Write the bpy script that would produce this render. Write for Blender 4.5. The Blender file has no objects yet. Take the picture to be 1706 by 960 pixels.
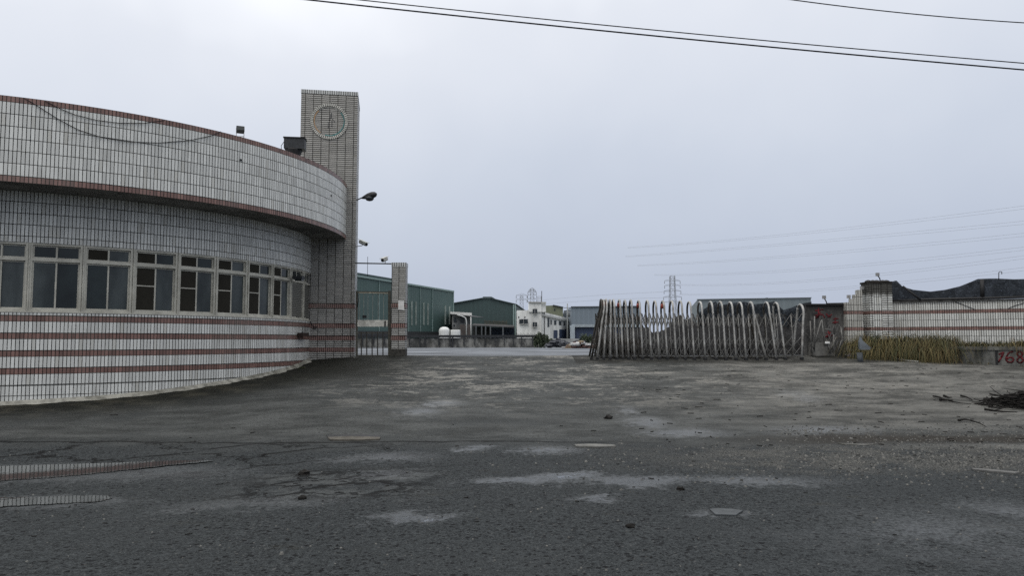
import bpy, bmesh, math, random
from mathutils import Vector, Matrix
random.seed(7)
R = math.radians
S = bpy.context.scene
COL = S.collection

# ------------------------------------------------------------------ camera, sky, sun, exposure
EYE = Vector((0, 0, 1.6)); PITCH = R(4.04); F = 1250.0
cam = bpy.data.cameras.new("camera"); co = bpy.data.objects.new("camera", cam); COL.objects.link(co)
cam.sensor_width = 36; cam.lens = 36 * F / 1706; cam.clip_start = 0.05; cam.clip_end = 6000
co.location = EYE; co.rotation_euler = (R(90) + PITCH, 0, 0)
S.camera = co
S.view_settings.view_transform = 'Standard'; S.view_settings.look = 'None'
S.view_settings.exposure = 0.0; S.view_settings.gamma = 1.0
S.view_settings.use_curve_mapping = False
S.cycles.use_denoising = False
S.cycles.max_bounces = 6; S.cycles.transparent_max_bounces = 12

SUN_EL, SUN_AZ = 58, 205          # degrees; a pale sun high behind the cloud, behind the camera's left shoulder
w = bpy.data.worlds.new("World"); S.world = w; w.use_nodes = True
wt = w.node_tree; wt.nodes.clear()
wo = wt.nodes.new('ShaderNodeOutputWorld')
sky = wt.nodes.new('ShaderNodeTexSky'); sky.sky_type = 'NISHITA'; sky.sun_disc = False
sky.sun_elevation = R(SUN_EL); sky.sun_rotation = R(SUN_AZ); sky.dust_density = 6; sky.air_density = 1.2
b1 = wt.nodes.new('ShaderNodeBackground'); b1.inputs[1].default_value = 0.09
wt.links.new(sky.outputs[0], b1.inputs[0])
tc = wt.nodes.new('ShaderNodeTexCoord'); sp = wt.nodes.new('ShaderNodeSeparateXYZ')
wt.links.new(tc.outputs['Generated'], sp.inputs[0])
nz = wt.nodes.new('ShaderNodeTexNoise'); nz.inputs['Scale'].default_value = 2.1; nz.inputs['Detail'].default_value = 4
wt.links.new(tc.outputs['Generated'], nz.inputs['Vector'])
ma = wt.nodes.new('ShaderNodeMath'); ma.operation = 'MULTIPLY_ADD'; nz.inputs['Roughness'].default_value = .6
wt.links.new(nz.outputs['Fac'], ma.inputs[0]); ma.inputs[1].default_value = 0.24
mb_ = wt.nodes.new('ShaderNodeMath'); mb_.operation = 'MULTIPLY_ADD'
wt.links.new(sp.outputs['X'], mb_.inputs[0]); mb_.inputs[1].default_value = -0.10
wt.links.new(sp.outputs['Z'], mb_.inputs[2])
wt.links.new(mb_.outputs[0], ma.inputs[2])
rp = wt.nodes.new('ShaderNodeValToRGB'); wt.links.new(ma.outputs[0], rp.inputs[0])
el = rp.color_ramp.elements
el[0].position = 0.0; el[0].color = (.50, .555, .68, 1)
el[1].position = 1.0; el[1].color = (2.35, 2.32, 2.27, 1)
for p_, c_ in ((.16, (.53, .59, .715)), (.33, (.66, .715, .82)), (.52, (.86, .895, .97)), (.72, (1.35, 1.36, 1.38))):
    e = el.new(p_); e.color = c_ + (1,)
b2 = wt.nodes.new('ShaderNodeBackground'); b2.inputs[1].default_value = 1.0
wt.links.new(rp.outputs[0], b2.inputs[0])
mx = wt.nodes.new('ShaderNodeMixShader'); mx.inputs[0].default_value = 0.9
wt.links.new(b1.outputs[0], mx.inputs[1]); wt.links.new(b2.outputs[0], mx.inputs[2])
wt.links.new(mx.outputs[0], wo.inputs[0])

sl = bpy.data.lights.new("sun", 'SUN'); so = bpy.data.objects.new("sun", sl); COL.objects.link(so)
sl.energy = 0.6; sl.angle = R(25); sl.color = (1, .97, .92)
so.rotation_euler = (R(90 - SUN_EL), 0, R(180 - SUN_AZ))
so.location = (0, 0, 60)

# ------------------------------------------------------------------ node expressions
class NT:
    def __init__(s, mat): s.t = mat.node_tree
    def n(s, typ, **kw):
        nd = s.t.nodes.new(typ)
        for k, v in kw.items(): setattr(nd, k, v)
        return nd
class V:
    def __init__(s, nt, sock): s.nt, s.s = nt, sock
    def _m(s, op, *a, clamp=False):
        nd = s.nt.n('ShaderNodeMath', operation=op); nd.use_clamp = clamp
        for i, x in enumerate((s,) + a): put(s.nt, nd.inputs[i], x)
        return V(s.nt, nd.outputs[0])
    def __add__(s, o): return s._m('ADD', o)
    __radd__ = __add__
    def __sub__(s, o): return s._m('SUBTRACT', o)
    def __rsub__(s, o): return (s * -1.0) + o
    def __mul__(s, o): return s._m('MULTIPLY', o)
    __rmul__ = __mul__
    def __truediv__(s, o): return s._m('DIVIDE', o)
    def mod(s, o): return s._m('FLOORED_MODULO', o)
    def floor(s): return s._m('FLOOR')
    def abs(s): return s._m('ABSOLUTE')
    def lt(s, o): return s._m('LESS_THAN', o)
    def gt(s, o): return s._m('GREATER_THAN', o)
    def mn(s, o): return s._m('MINIMUM', o)
    def mxx(s, o): return s._m('MAXIMUM', o)
    def pw(s, o): return s._m('POWER', o)
    def sat(s): return s._m('ADD', 0.0, clamp=True)
    def step(s, a, b):
        nd = s.nt.n('ShaderNodeMapRange', interpolation_type='SMOOTHSTEP')
        put(s.nt, nd.inputs[0], s); nd.inputs[1].default_value = a; nd.inputs[2].default_value = b
        return V(s.nt, nd.outputs[0])
def put(nt, inp, x):
    if isinstance(x, V): nt.t.links.new(x.s, inp)
    elif isinstance(x, (tuple, list)):
        inp.default_value = tuple(x) + (1,) if len(x) == 3 and len(inp.default_value) == 4 else tuple(x)
    else: inp.default_value = x
def coords(nt, kind='Object'):
    t = nt.n('ShaderNodeTexCoord'); return V(nt, t.outputs[kind])
def sep(v):
    q = v.nt.n('ShaderNodeSeparateXYZ'); put(v.nt, q.inputs[0], v)
    return [V(v.nt, o) for o in q.outputs]
def comb(nt, x, y, z=0.0):
    q = nt.n('ShaderNodeCombineXYZ')
    for i, a in enumerate((x, y, z)): put(nt, q.inputs[i], a)
    return V(nt, q.outputs[0])
def vmul(v, t):
    q = v.nt.n('ShaderNodeVectorMath', operation='MULTIPLY'); put(v.nt, q.inputs[0], v); q.inputs[1].default_value = t
    return V(v.nt, q.outputs[0])
def noise(v, scale, detail=3, rough=.55, dist=0.0):
    q = v.nt.n('ShaderNodeTexNoise'); put(v.nt, q.inputs['Vector'], v)
    q.inputs['Scale'].default_value = scale; q.inputs['Detail'].default_value = detail
    q.inputs['Roughness'].default_value = rough; q.inputs['Distortion'].default_value = dist
    return V(v.nt, q.outputs['Fac'])
def voro(v, scale, feature='F1', out='Distance'):
    q = v.nt.n('ShaderNodeTexVoronoi', feature=feature); put(v.nt, q.inputs['Vector'], v); q.inputs['Scale'].default_value = scale
    return V(v.nt, q.outputs[out])
def white(nt, v):
    q = nt.n('ShaderNodeTexWhiteNoise', noise_dimensions='3D'); put(nt, q.inputs['Vector'], v)
    return V(nt, q.outputs['Value'])
def mix(nt, f, a, b):
    q = nt.n('ShaderNodeMix', data_type='RGBA'); put(nt, q.inputs[0], f)
    put(nt, q.inputs[6], a); put(nt, q.inputs[7], b)
    return V(nt, q.outputs[2])
def bump(nt, h, dist=.01, strength=1.0):
    q = nt.n('ShaderNodeBump'); put(nt, q.inputs['Height'], h); q.inputs['Distance'].default_value = dist; q.inputs['Strength'].default_value = strength
    return V(nt, q.outputs[0])
def new_mat(name):
    m = bpy.data.materials.new(name); m.use_nodes = True
    nt = NT(m); bs = m.node_tree.nodes['Principled BSDF']
    return m, nt, bs
def finish(nt, bs, col=None, rough=None, nor=None, metal=None, alpha=None, spec=None):
    for k, v in (('Base Color', col), ('Roughness', rough), ('Normal', nor), ('Metallic', metal), ('Alpha', alpha), ('Specular IOR Level', spec)):
        if v is not None: put(nt, bs.inputs[k], v)
def simple(name, c, rough=.6, metal=0.0, var=.25, scale=6.0, bmp=0.0, dirt=None, dirt_amt=.5, stretch=(1, 1, 1), spec=None):
    """a colour with uneven wear and optional dirt blotches"""
    m, nt, bs = new_mat(name)
    P = vmul(coords(nt), stretch)
    n1 = noise(P, scale, 4); 
    dk = tuple(max(0, x * (1 - var)) for x in c); lt = tuple(min(1, x * (1 + var)) for x in c)
    colr = mix(nt, n1.step(.3, .7), dk, lt)
    if dirt:
        n2 = noise(P, scale * .35, 5, .65)
        colr = mix(nt, n2.step(.45, .7) * dirt_amt, colr, dirt)
    nor = bump(nt, noise(P, scale * 5, 3), bmp) if bmp else None
    if spec is None: spec = .14 if rough > .65 else .32
    finish(nt, bs, colr, n1 * .2 + (rough - .1), nor, metal, spec=spec)
    return m

# ------------------------------------------------------------------ mesh builder
class MB:
    def __init__(s): s.v, s.f, s.uv, s.sm, s.col = [], [], [], [], None
    def face(s, pts, uvs=None, smooth=False):
        i = len(s.v); s.v += [tuple(p) for p in pts]; s.f.append(list(range(i, i + len(pts))))
        s.uv.append(uvs or [(0, 0)] * len(pts)); s.sm.append(smooth)
    def box(s, c, d, rz=0.0, M=None):
        """box with per-face metric UVs, v = height"""
        c = Vector(c); x, y, z = d[0] / 2, d[1] / 2, d[2] / 2
        T = Matrix.Translation(c) @ (M.to_4x4() if M else Matrix.Rotation(rz, 4, 'Z'))
        q = lambda a, b, e: T @ Vector((a * x, b * y, e * z))
        for nrm in ((0, -1), (1, 0), (0, 1), (-1, 0)):
            if nrm[1]: sgn = -nrm[1]; a, b = (-sgn, nrm[1]), (sgn, nrm[1]); hw = x
            else: sgn = nrm[0]; a, b = (nrm[0], -sgn), (nrm[0], sgn); hw = y
            z0, z1 = c.z - z, c.z + z
            s.face([q(*a, -1), q(*b, -1), q(*b, 1), q(*a, 1)], [(-hw, z0), (hw, z0), (hw, z1), (-hw, z1)])
        s.face([q(-1, -1, 1), q(1, -1, 1), q(1, 1, 1), q(-1, 1, 1)], [(-x, -y), (x, -y), (x, y), (-x, y)])
        s.face([q(-1, 1, -1), q(1, 1, -1), q(1, -1, -1), q(-1, -1, -1)])
        return s
    def beam(s, a, b, w, h=None):
        a, b = Vector(a), Vector(b); d = b - a; h = h or w
        zc = d.normalized(); up = Vector((0, 1, 0)) if abs(zc.z) > .9 else Vector((0, 0, 1))
        xc = up.cross(zc).normalized(); yc = zc.cross(xc)
        M = Matrix((xc, yc, zc)).transposed()
        return s.box((a + b) / 2, (w, h, d.length), M=M)
    def tube(s, pts, r, n=8, cap=True):
        pts = [Vector(p) for p in pts]; rr = r if isinstance(r, (list, tuple)) else [r] * len(pts)
        rings = []; px = None
        for i, p in enumerate(pts):
            t = (pts[min(i + 1, len(pts) - 1)] - pts[max(i - 1, 0)]).normalized()
            if px is None:
                up = Vector((0, 0, 1)) if abs(t.z) < .9 else Vector((1, 0, 0)); px = up.cross(t).normalized()
            else:
                px = (px - t * px.dot(t)).normalized()
            py = t.cross(px)
            base = len(s.v)
            s.v += [tuple(p + (px * math.cos(2 * math.pi * k / n) + py * math.sin(2 * math.pi * k / n)) * rr[i]) for k in range(n)]
            rings.append(base)
        for a, b in zip(rings, rings[1:]):
            for k in range(n):
                k2 = (k + 1) % n; s.f.append([a + k, a + k2, b + k2, b + k]); s.uv.append([(0, 0)] * 4); s.sm.append(True)
        if cap:
            s.f.append([rings[0] + k for k in range(n)][::-1]); s.uv.append([(0, 0)] * n); s.sm.append(False)
            s.f.append([rings[-1] + k for k in range(n)]); s.uv.append([(0, 0)] * n); s.sm.append(False)
        return s
    def prism(s, poly, vec):
        """polygon swept along vec, side UVs metric"""
        poly = [Vector(p) for p in poly]; vec = Vector(vec); n = len(poly)
        o = poly[0]; ex = (poly[1] - poly[0]).normalized()
        def fu(p): return (math.hypot(p.x - o.x, p.y - o.y) * (1 if (p - o).x >= 0 else -1), p.z)
        s.face(poly, [fu(p) for p in poly]); s.face([p + vec for p in reversed(poly)], [fu(p) for p in reversed(poly)])
        for i in range(n):
            a, b = poly[i], poly[(i + 1) % n]
            L = vec.length
            s.face([b, a, a + vec, b + vec], [(0, b.z), (0, a.z), (L, a.z + vec.z), (L, b.z + vec.z)])
        return s
    def lathe(s, prof, c, n=24):
        c = Vector(c); rings = []
        for r, z in prof:
            b = len(s.v); s.v += [(c.x + r * math.cos(2 * math.pi * k / n), c.y + r * math.sin(2 * math.pi * k / n), c.z + z) for k in range(n)]; rings.append(b)
        for a, b in zip(rings, rings[1:]):
            for k in range(n):
                k2 = (k + 1) % n; s.f.append([a + k, a + k2, b + k2, b + k]); s.uv.append([(0, 0)] * 4); s.sm.append(True)
        s.f.append([rings[-1] + k for k in range(n)]); s.uv.append([(0, 0)] * n); s.sm.append(False)
        return s
    def build(s, name, mat, parent=None, recalc=False):
        me = bpy.data.meshes.new(name); me.from_pydata(s.v, [], s.f)
        ul = me.uv_layers.new(name="UVMap"); k = 0; flat = []
        for u in s.uv:
            for q in u: flat += [q[0], q[1]]
        ul.data.foreach_set("uv", flat)
        me.polygons.foreach_set("use_smooth", s.sm)
        if s.col is not None:
            ca = me.color_attributes.new("tint", 'FLOAT_COLOR', 'POINT'); ca.data.foreach_set("color", s.col)
        me.materials.append(mat)
        if recalc:
            bm = bmesh.new(); bm.from_mesh(me); bmesh.ops.remove_doubles(bm, verts=bm.verts, dist=1e-5)
            bmesh.ops.recalc_face_normals(bm, faces=bm.faces); bm.to_mesh(me); bm.free()
        me.update()
        o = bpy.data.objects.new(name, me); COL.objects.link(o)
        if parent is not None: o.parent = parent; o.matrix_parent_inverse = Matrix.Translation(-parent.location)
        return o
def tag(o, label=None, cat=None, group=None, kind=None):
    for k, v in (('label', label), ('category', cat), ('group', group), ('kind', kind)):
        if v: o[k] = v
    return o
def thing(name, loc, label, cat, group=None):
    o = bpy.data.objects.new(name, None); COL.objects.link(o); o.location = loc; o.empty_display_size = .2
    return tag(o, label, cat, group)

# ------------------------------------------------------------------ measuring: the point of the photograph's ray at distance Y, and on a plane
def ray(px, py):
    a = (px - 853) / F; b = -(py - 480) / F; c, s = math.cos(PITCH), math.sin(PITCH)
    return Vector((a, c - b * s, s + b * c))
def at(px, py, Y):
    d = ray(px, py); return EYE + d * (Y / d.y)
def hit(px, py, P0, n):
    d = ray(px, py); n = Vector(n); return EYE + d * ((Vector(P0) - EYE).dot(n) / d.dot(n))
def sst(t): t = max(0, min(1, t)); return t * t * (3 - 2 * t)
def gz(x, y):
    """height of the paving: flat road, a ramp up to the gate, the yard falling gently beyond"""
    if y < 12: z = 0.0
    elif y < 25: z = 1.10 * ((y - 12) / 13) ** 1.45
    elif y < 27: z = 1.10
    else: z = max(1.10 - (y - 27) * .0068, .40)
    k = sst((y - 12) / 3) * (1 - sst((y - 26) / 3))
    z += k * (-.12 * sst((-x - 4.5) / 2.5) + .05 * sst((x - 9) / 6))
    z -= .08 * sst((-x - 1.8) / 2) * (1 - sst((y - 10.2) / 1.7)) * sst((y - 5) / 2)
    return z + .012 * math.sin(x * .9 + y * .7) * sst((y - 4) / 5)
def onground(px, py):
    d = ray(px, py); lo, hi = 2.0, 140.0
    for _ in range(60):
        m = (lo + hi) / 2; p = EYE + d * (m / d.y)
        if p.z > gz(p.x, p.y): lo = m
        else: hi = m
    return EYE + d * (lo / d.y)

# ------------------------------------------------------------------ paving materials
CX, CY, RW, RC = -14.65, 24.21, 7.95, 9.08     # the round guard house: axis, wall radius, canopy radius
def pavement():
    m, nt, bs = new_mat('worn_paving')
    P = coords(nt); X, Y, Z = sep(P)
    nb = noise(P, .33, 5, .6); nm = noise(P, 1.7, 4, .6); nc = noise(P, 6.5, 4, .65); nf = noise(P, 22, 4, .72); nff = noise(P, 70, 2, .6)
    vd = voro(P, 30); stv = sep(voro(P, 30, out='Color'))[0]
    pit = voro(P, 11); pitc = sep(voro(P, 11, out='Color'))[1]
    streak = noise(vmul(P, (.5, .9, 1.0)), 1.5, 8, .72)
    streak2 = noise(vmul(P, (.6, 1.1, 1.0)), 1.5, 9, .74, .4)
    drive = (Y + (nm - .5) * 2.2 + (nb - .5) * 2.6 + (nc - .5) * .8).step(10.9, 12.9)
    # asphalt with its stones and pits
    asp = mix(nt, nf.step(.36, .64), (0.0040, 0.0050, 0.0058), (0.0396, 0.0449, 0.0475))
    asp = mix(nt, nc.step(.38, .66) * .5, asp, (0.0112, 0.0132, 0.0145))
    asp = mix(nt, nb.step(.42, .62) * .4, asp, (0.0290, 0.0323, 0.0337))
    asp = mix(nt, nff.step(.50, .62) * .55, asp, (0.0647, 0.0713, 0.0739))
    asp = mix(nt, pitc.gt(.60) * pit.lt(.25) * .9, asp, (0.0026, 0.0026, 0.0033))
    asp = mix(nt, stv.gt(.945) * vd.lt(.30) * .6, asp, (0.0990, 0.0990, 0.0957))
    asp = mix(nt, stv.lt(.16) * vd.lt(.40) * .9, asp, (0.0033, 0.0033, 0.0040))
    # concrete ramp
    con = mix(nt, streak.step(.36, .64), (0.0232, 0.0258, 0.0264), (0.0686, 0.0731, 0.0733))
    con = mix(nt, nf.step(.40, .62) * .55, con, (0.0176, 0.0185, 0.0165))
    con = mix(nt, nff.step(.50, .64) * .40, con, (0.1038, 0.1029, 0.0947))
    con = mix(nt, nb.step(.46, .62) * .6, con, mix(nt, nf.step(.36, .64), (0.0193, 0.0217, 0.0222), (0.0495, 0.0539, 0.0552)))
    con = mix(nt, pitc.gt(.74) * pit.lt(.22) * .8, con, (0.0072, 0.0073, 0.0066))
    # pale dust lying on the upper ramp
    dzone = Y.step(13.8, 19.0) * (X + nb * 3).step(-5.0, -.5)
    dust = (streak2 + (nb - .5) * .45 + (nc - .5) * .35 + (nf - .5) * .35).step(.50, .62) * dzone
    con = mix(nt, dust * .8, con, (0.1876, 0.1832, 0.1687))
    tan = ((X + (nb - .5) * 9).step(1.5, 8.0) * Y.step(12.5, 14.5)) * .6
    con = mix(nt, tan, con, mix(nt, (streak + (nf - .5) * .4).step(.38, .62), (0.0432, 0.0426, 0.0387), (0.1357, 0.1326, 0.1218)))
    # moss and damp soil beside the round wall
    dx = X - CX; dy = Y - CY
    d = (dx * dx + dy * dy).pw(.5) + (nm - .5) * 1.4
    moss = (1 - d.step(8.5, 11.2)) * Y.step(11.8, 12.6)
    con = mix(nt, moss * .97, con, mix(nt, nm.step(.42, .7), (.0085, .009, .007), (.034, .032, .023)))
    tower_dark = (1 - ((X + 5.6).abs() + (nm - .5) * 1.5).step(.8, 4.2)) * Y.step(18.0, 22.5)  # darker paving toward the tower foot
    con = mix(nt, tower_dark * .85, con, (.012, .0125, .010))
    crest = Y.step(23.0, 23.8) * (nm.step(.3, .6) * .5 + .4) * X.gt(2.0)
    con = mix(nt, crest, con, (.018, .018, .016))
    col = mix(nt, drive, asp, con)
    # gravelly broken strip where the road and the ramp meet, on the right
    gm = (1 - ((Y - 10.6 + (nm - .5) * 1.6).abs()).step(.6, 1.7)) * (X + nb * 4).step(2.0, 6.0)
    gcol = mix(nt, nff.step(.42, .6), (.013, .0135, .013), (.13, .128, .117))
    col = mix(nt, gm * nm.step(.3, .6) * .7, col, gcol)
    mud = (1 - ((Y - 12.3 + (nm - .5) * .9).abs()).step(.15, .75)) * (X + nb * 3).step(4.0, 7.5)
    col = mix(nt, mud * .85, col, (.020, .017, .013))
    pale = (1 - ((Y - 11.5 + (nm - .5) * .5).abs()).step(.08, .4)) * (X + nb * 3).step(7.0, 10.0)
    col = mix(nt, pale * .6, col, (.16, .16, .15))
    # earth in the hollows of the road
    ev = (streak2 + (nm - .5) * .3).step(.60, .72) * (1 - Y.step(8.5, 10.5)) * .45
    col = mix(nt, ev, col, (.030, .028, .020))
    # cracks
    wob = noise(P, 2.5, 4, .65) * .9
    vq = nt.n('ShaderNodeVectorMath', operation='ADD'); put(nt, vq.inputs[0], vmul(P, (.60, .85, 1))); put(nt, vq.inputs[1], comb(nt, wob, wob))
    ce = voro(V(nt, vq.outputs[0]), .9, 'DISTANCE_TO_EDGE')
    czone = (1 - ((Y - 10.8).abs()).step(1.0, 1.9)) * (1 - (X + nb * 4).step(-2, 3.0))
    crack = (1 - ce.step(.006, .045)) * czone * nm.step(.36, .5)
    ce2 = voro(V(nt, vq.outputs[0]), 2.6, 'DISTANCE_TO_EDGE')
    az = (1 - ((Y - 8.7).abs()).step(.5, 1.3)) * (1 - (X + 2.0).abs().step(.6, 1.5))
    allg = (1 - ce2.step(.02, .11)) * az
    joint = (1 - ((Y - 12.0 - (nm - .5) * .5).abs()).step(.025, .10)) * (1 - X.step(0, 3)) * streak.step(.38, .46) * .95
    allc = crack.mxx(joint).mxx(allg)
    col = mix(nt, allc * .92, col, (.004, .004, .004))
    col = mix(nt, az * (1 - allg) * nm.step(.42, .55) * .4, col, (.085, .09, .09))
    # shallow wet hollows: ragged patches of water film
    wx = X + (nc - .5) * .9 + (nm - .5) * .6; wy = Y + (nc - .5) * .9 + (nm - .5) * .8
    best = None
    for (px, py, rx, ry, st) in WET:
        c = onground(px, py); e = onground(px + rx, py); n_, f_ = onground(px, py + ry), onground(px, py - ry)
        a = abs(e.x - c.x) * 1.25; b = max(.12, (f_.y - n_.y) / 2) * 1.25; cy = (f_.y + n_.y) / 2
        u = (wx - c.x) / a; v = (wy - cy) / b
        k = (1 - (u * u + v * v)._m('SQRT')) * st
        best = k if best is None else best.mxx(k)
    wetd = best + (nf - .5) * .95 + (nc - .5) * .5 + (nm - .5) * .45
    wet = wetd.step(-.16, .55).mxx(0)
    pool = wetd.step(.44, .80)
    wz3 = (1 - Y.step(5.8, 8.0)) * (X + nb * 4).step(2.5, 6.0) * .35
    wet = wet.mxx(nm.step(.4, .6) * wz3)
    col = mix(nt, wet * .4, col, (.030, .037, .044))
    rough = (.82 + (nf - .5) * .3) - wet * .42 - pool * .20
    h = nc * .9 + nf * .8 + nff * .35 + (vd * -.5) - allc * 1.5
    hh = h * (1 - wet * .5) * (1 - pool * .9) * (1 - drive * .45)
    nor = bump(nt, hh, .028, .95)
    finish(nt, bs, col, rough.mxx(.12), nor, spec=wet * .33 + .10)
    return m
WET = [(945, 794, 55, 7, .95), (860, 801, 70, 6, .75), (1060, 801, 110, 8, .7), (690, 861, 60, 9, .8), (722, 865, 32, 5, .9), (995, 832, 36, 6, .8), (1205, 856, 45, 7, .55),
       (738, 672, 32, 6, .5), (700, 686, 40, 7, .5), (1050, 686, 16, 9, .5), (1080, 704, 34, 11, .6), (1140, 722, 70, 7, .6), (915, 750, 55, 6, .55), (790, 747, 26, 4, .6), (640, 762, 75, 7, .45),
       (1375, 716, 80, 6, .5), (1580, 885, 130, 26, .26), (1690, 852, 60, 16, .28), (640, 790, 60, 6, .4), (1250, 801, 120, 7, .45), (1335, 660, 25, 9, .3), (150, 788, 240, 13, .62), (60, 838, 150, 9, .62), (430, 838, 120, 7, .3)]
PAVE = pavement()
def yard_mat():
    m, nt, bs = new_mat('damp_yard_concrete')
    P = coords(nt); X, Y, Z = sep(P)
    s1 = noise(vmul(P, (.12, .10, 1)), 1.0, 6, .7); s2 = noise(vmul(P, (.03, .3, 1)), 1.2, 5, .6); n3 = noise(P, 2.5, 4)
    col = mix(nt, s1.step(.40, .62), (.042, .048, .056), (.145, .158, .175))
    col = mix(nt, s2.step(.46, .60) * .8, col, (.048, .054, .064))
    col = mix(nt, n3.step(.4, .7) * .25, col, (.09, .10, .11))
    finish(nt, bs, col, .62 - s1.step(.45, .6) * .18, bump(nt, n3, .01, .4), spec=.22)
    return m
YARD = yard_mat()
EARTH = simple('far_earth', (.10, .105, .085), .95, var=.4, scale=.2)
WATER_M, nt_, bs_ = new_mat('puddle_water')
finish(nt_, bs_, (.020, .023, .023), .03, bump(nt_, noise(coords(nt_), 9, 2), .002, .15), spec=.75)
def sheet(name, xs, ys, mat, dz=0.0, zf=gz):
    m = MB(); nx = len(xs)
    for y in ys:
        for x in xs: m.v.append((x, y, zf(x, y) + dz))
    for j in range(len(ys) - 1):
        for i in range(nx - 1):
            a = j * nx + i; m.f.append([a, a + 1, a + nx + 1, a + nx]); m.uv.append([(0, 0)] * 4); m.sm.append(True)
    o = m.build(name, mat); tag(o, kind='structure'); return o
def rng(a, b, st): n = max(1, round((b - a) / st)); return [a + (b - a) * i / n for i in range(n + 1)]
XS = [-120, -80, -55] + rng(-40, 40, .5) + [55, 80, 120]
road = sheet('road', XS, rng(-25, 12, .5), PAVE)
drive = sheet('driveway', XS, rng(12, 25.6, .25), PAVE)
yard = sheet('yard', XS, rng(25.6, 30, .4) + rng(31, 150, 2), YARD)
def far_z(x, y): return (-.15 if y < 151 else .25)
ground = sheet('ground', [-4000, -1500, -600, -250, -130, 0, 130, 250, 600, 1500, 4000], [-800, -60, -26, 60, 149.5, 150.5, 400, 900, 2000, 4500], EARTH, 0, far_z)

# ------------------------------------------------------------------ shared materials
def tile_mat(name, rows, pitch=.078, gap=.0150, v_gap=.0135, bands=(), band_pitch=None, z_rows=0.26, z_off=0.0, extra_rows=(),
             tile=(.655, .665, .64), brown=(.185, .108, .092), stain=.5, top=None, horiz=None, drip=1.0):
    """glazed tiles; u along the wall, v = height above the road in metres; the courses and the brown bands are given in metres"""
    m, nt, bs = new_mat(name)
    uv = coords(nt, 'UV'); U, Z, _ = sep(uv); P = coords(nt)
    band = None
    for zc, hh in bands:
        b = (Z - zc).abs().lt(hh); band = b if band is None else band.mxx(b)
    if band is None: band = Z.lt(-99)
    if horiz:                       # long tiles laid flat, stacked in columns
        pu, pv = horiz
        ju = (U.mod(pu)).lt(.020); jv = (Z.mod(pv)).lt(.0215)
        iu = (U / pu).floor(); iv = (Z / pv).floor()
        jub = (U.mod(.0675)).lt(.018)
        jt = ju.mxx(jv); jb = jub
        grout = jt * (1 - band) + jb * band
    else:
        ju = (U.mod(pitch)).lt(gap)
        iu = (U / pitch).floor(); iv = ((Z - z_off) / z_rows).floor()
        jv = ((Z - z_off).mod(z_rows)).lt(v_gap)
        for zc in extra_rows: jv = jv.mxx((Z - zc).abs().lt(v_gap * .5))
        grout = ju.mxx(jv * (1 - band))
    for zc, hh in bands:
        grout = grout.mxx(((Z - zc).abs() - hh).abs().lt(.005))
    rnd = white(nt, comb(nt, iu, iv, 3.0))
    rnd2 = white(nt, comb(nt, iu, iv, 9.0))
    k = .90
    base = mix(nt, rnd, tuple(x * .74 for x in tile), tile)
    base = mix(nt, rnd2.gt(.955) * .5, base, (tile[0] * .62, tile[1] * .60, tile[2] * .56))
    bb = mix(nt, rnd, tuple(x * .72 for x in brown), tuple(x * 1.25 for x in brown))
    col = mix(nt, band, base, bb)
    # grime: runs down the wall, blotches, splash
    runs = noise(comb(nt, U * 5.0, Z * .55), 1.0, 5, .65); bl = noise(P, .8, 5, .65); fine = noise(P, 7, 4, .7)
    col = mix(nt, runs.step(.56, .80) * stain * .55 * drip, col, (.23, .225, .20))
    col = mix(nt, bl.step(.5, .72) * stain * .7, col, (.20, .20, .18))
    spots = fine.step(.66, .74) * stain * .6
    col = mix(nt, spots, col, (.12, .10, .075))
    if top: col = mix(nt, ((Z + (runs - .5) * top[2]).step(top[0], top[1])) * .9, col, (.030, .028, .024))
    gcol = mix(nt, bl.step(.4, .6), (.012, .012, .012), (.050, .048, .043))
    col = mix(nt, grout, col, gcol)
    rough = grout * .5 + (.34 + (fine - .5) * .25)
    h = (1 - grout) + rnd * .12
    tf = ((Z + (runs - .5) * top[2]).step(top[0], top[1])) if top else Z * 0.0
    finish(nt, bs, col, rough + tf * .4, bump(nt, h, .006, .8), spec=(1 - grout) * (1 - tf) * .40 + .02)
    return m
BND = [(2.11, .066), (1.71, .066), (1.31, .066), (.91, .066)]
T_LOW = tile_mat('lower_wall_tiles', 0, bands=BND, z_rows=.40, z_off=.975, extra_rows=(.60, .36, .12), stain=.45)
T_UP = tile_mat('upper_wall_tiles', 0, z_rows=.262, z_off=.065, stain=.55)
T_FAS = tile_mat('canopy_tiles', 0, bands=[(6.845, .066), (5.095, .066)], z_rows=.27, z_off=5.16, stain=.38)
TBND = [(2.77, .075), (2.10, .075), (1.69, .075), (1.30, .075)]
T_TOW = tile_mat('tower_tiles', 0, horiz=(.27, .068), bands=TBND, tile=(.38, .37, .345), stain=.5)
T_PIL = tile_mat('gate_pillar_tiles', 0, horiz=(.235, .068), bands=TBND[:3], tile=(.41, .405, .38), stain=.6)
T_BW = tile_mat('boundary_tiles', 0, pitch=.066, gap=.015, v_gap=.011, bands=[(2.545, .055), (2.00, .055)], z_rows=.2625, z_off=2.01, tile=(.58, .585, .555), stain=.75)
T_BP = tile_mat('boundary_pillar_tiles', 0, horiz=(.24, .075), bands=[(2.545, .055), (2.00, .055)], tile=(.62, .63, .60), stain=.8, top=(3.02, 3.22, .35))
T_STEP = tile_mat('mouldy_step_tiles', 0, pitch=.072, gap=.015, bands=[(2.545, .055), (2.00, .055)], z_rows=.2625, z_off=2.01, tile=(.44, .435, .40), stain=1.3)
T_BPV = tile_mat('boundary_pillar_front_tiles', 0, pitch=.075, gap=.018, bands=[(2.545, .055), (2.00, .055)], z_rows=.2625, z_off=2.01, tile=(.62, .63, .60), stain=.7, top=(3.02, 3.22, .35))
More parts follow.
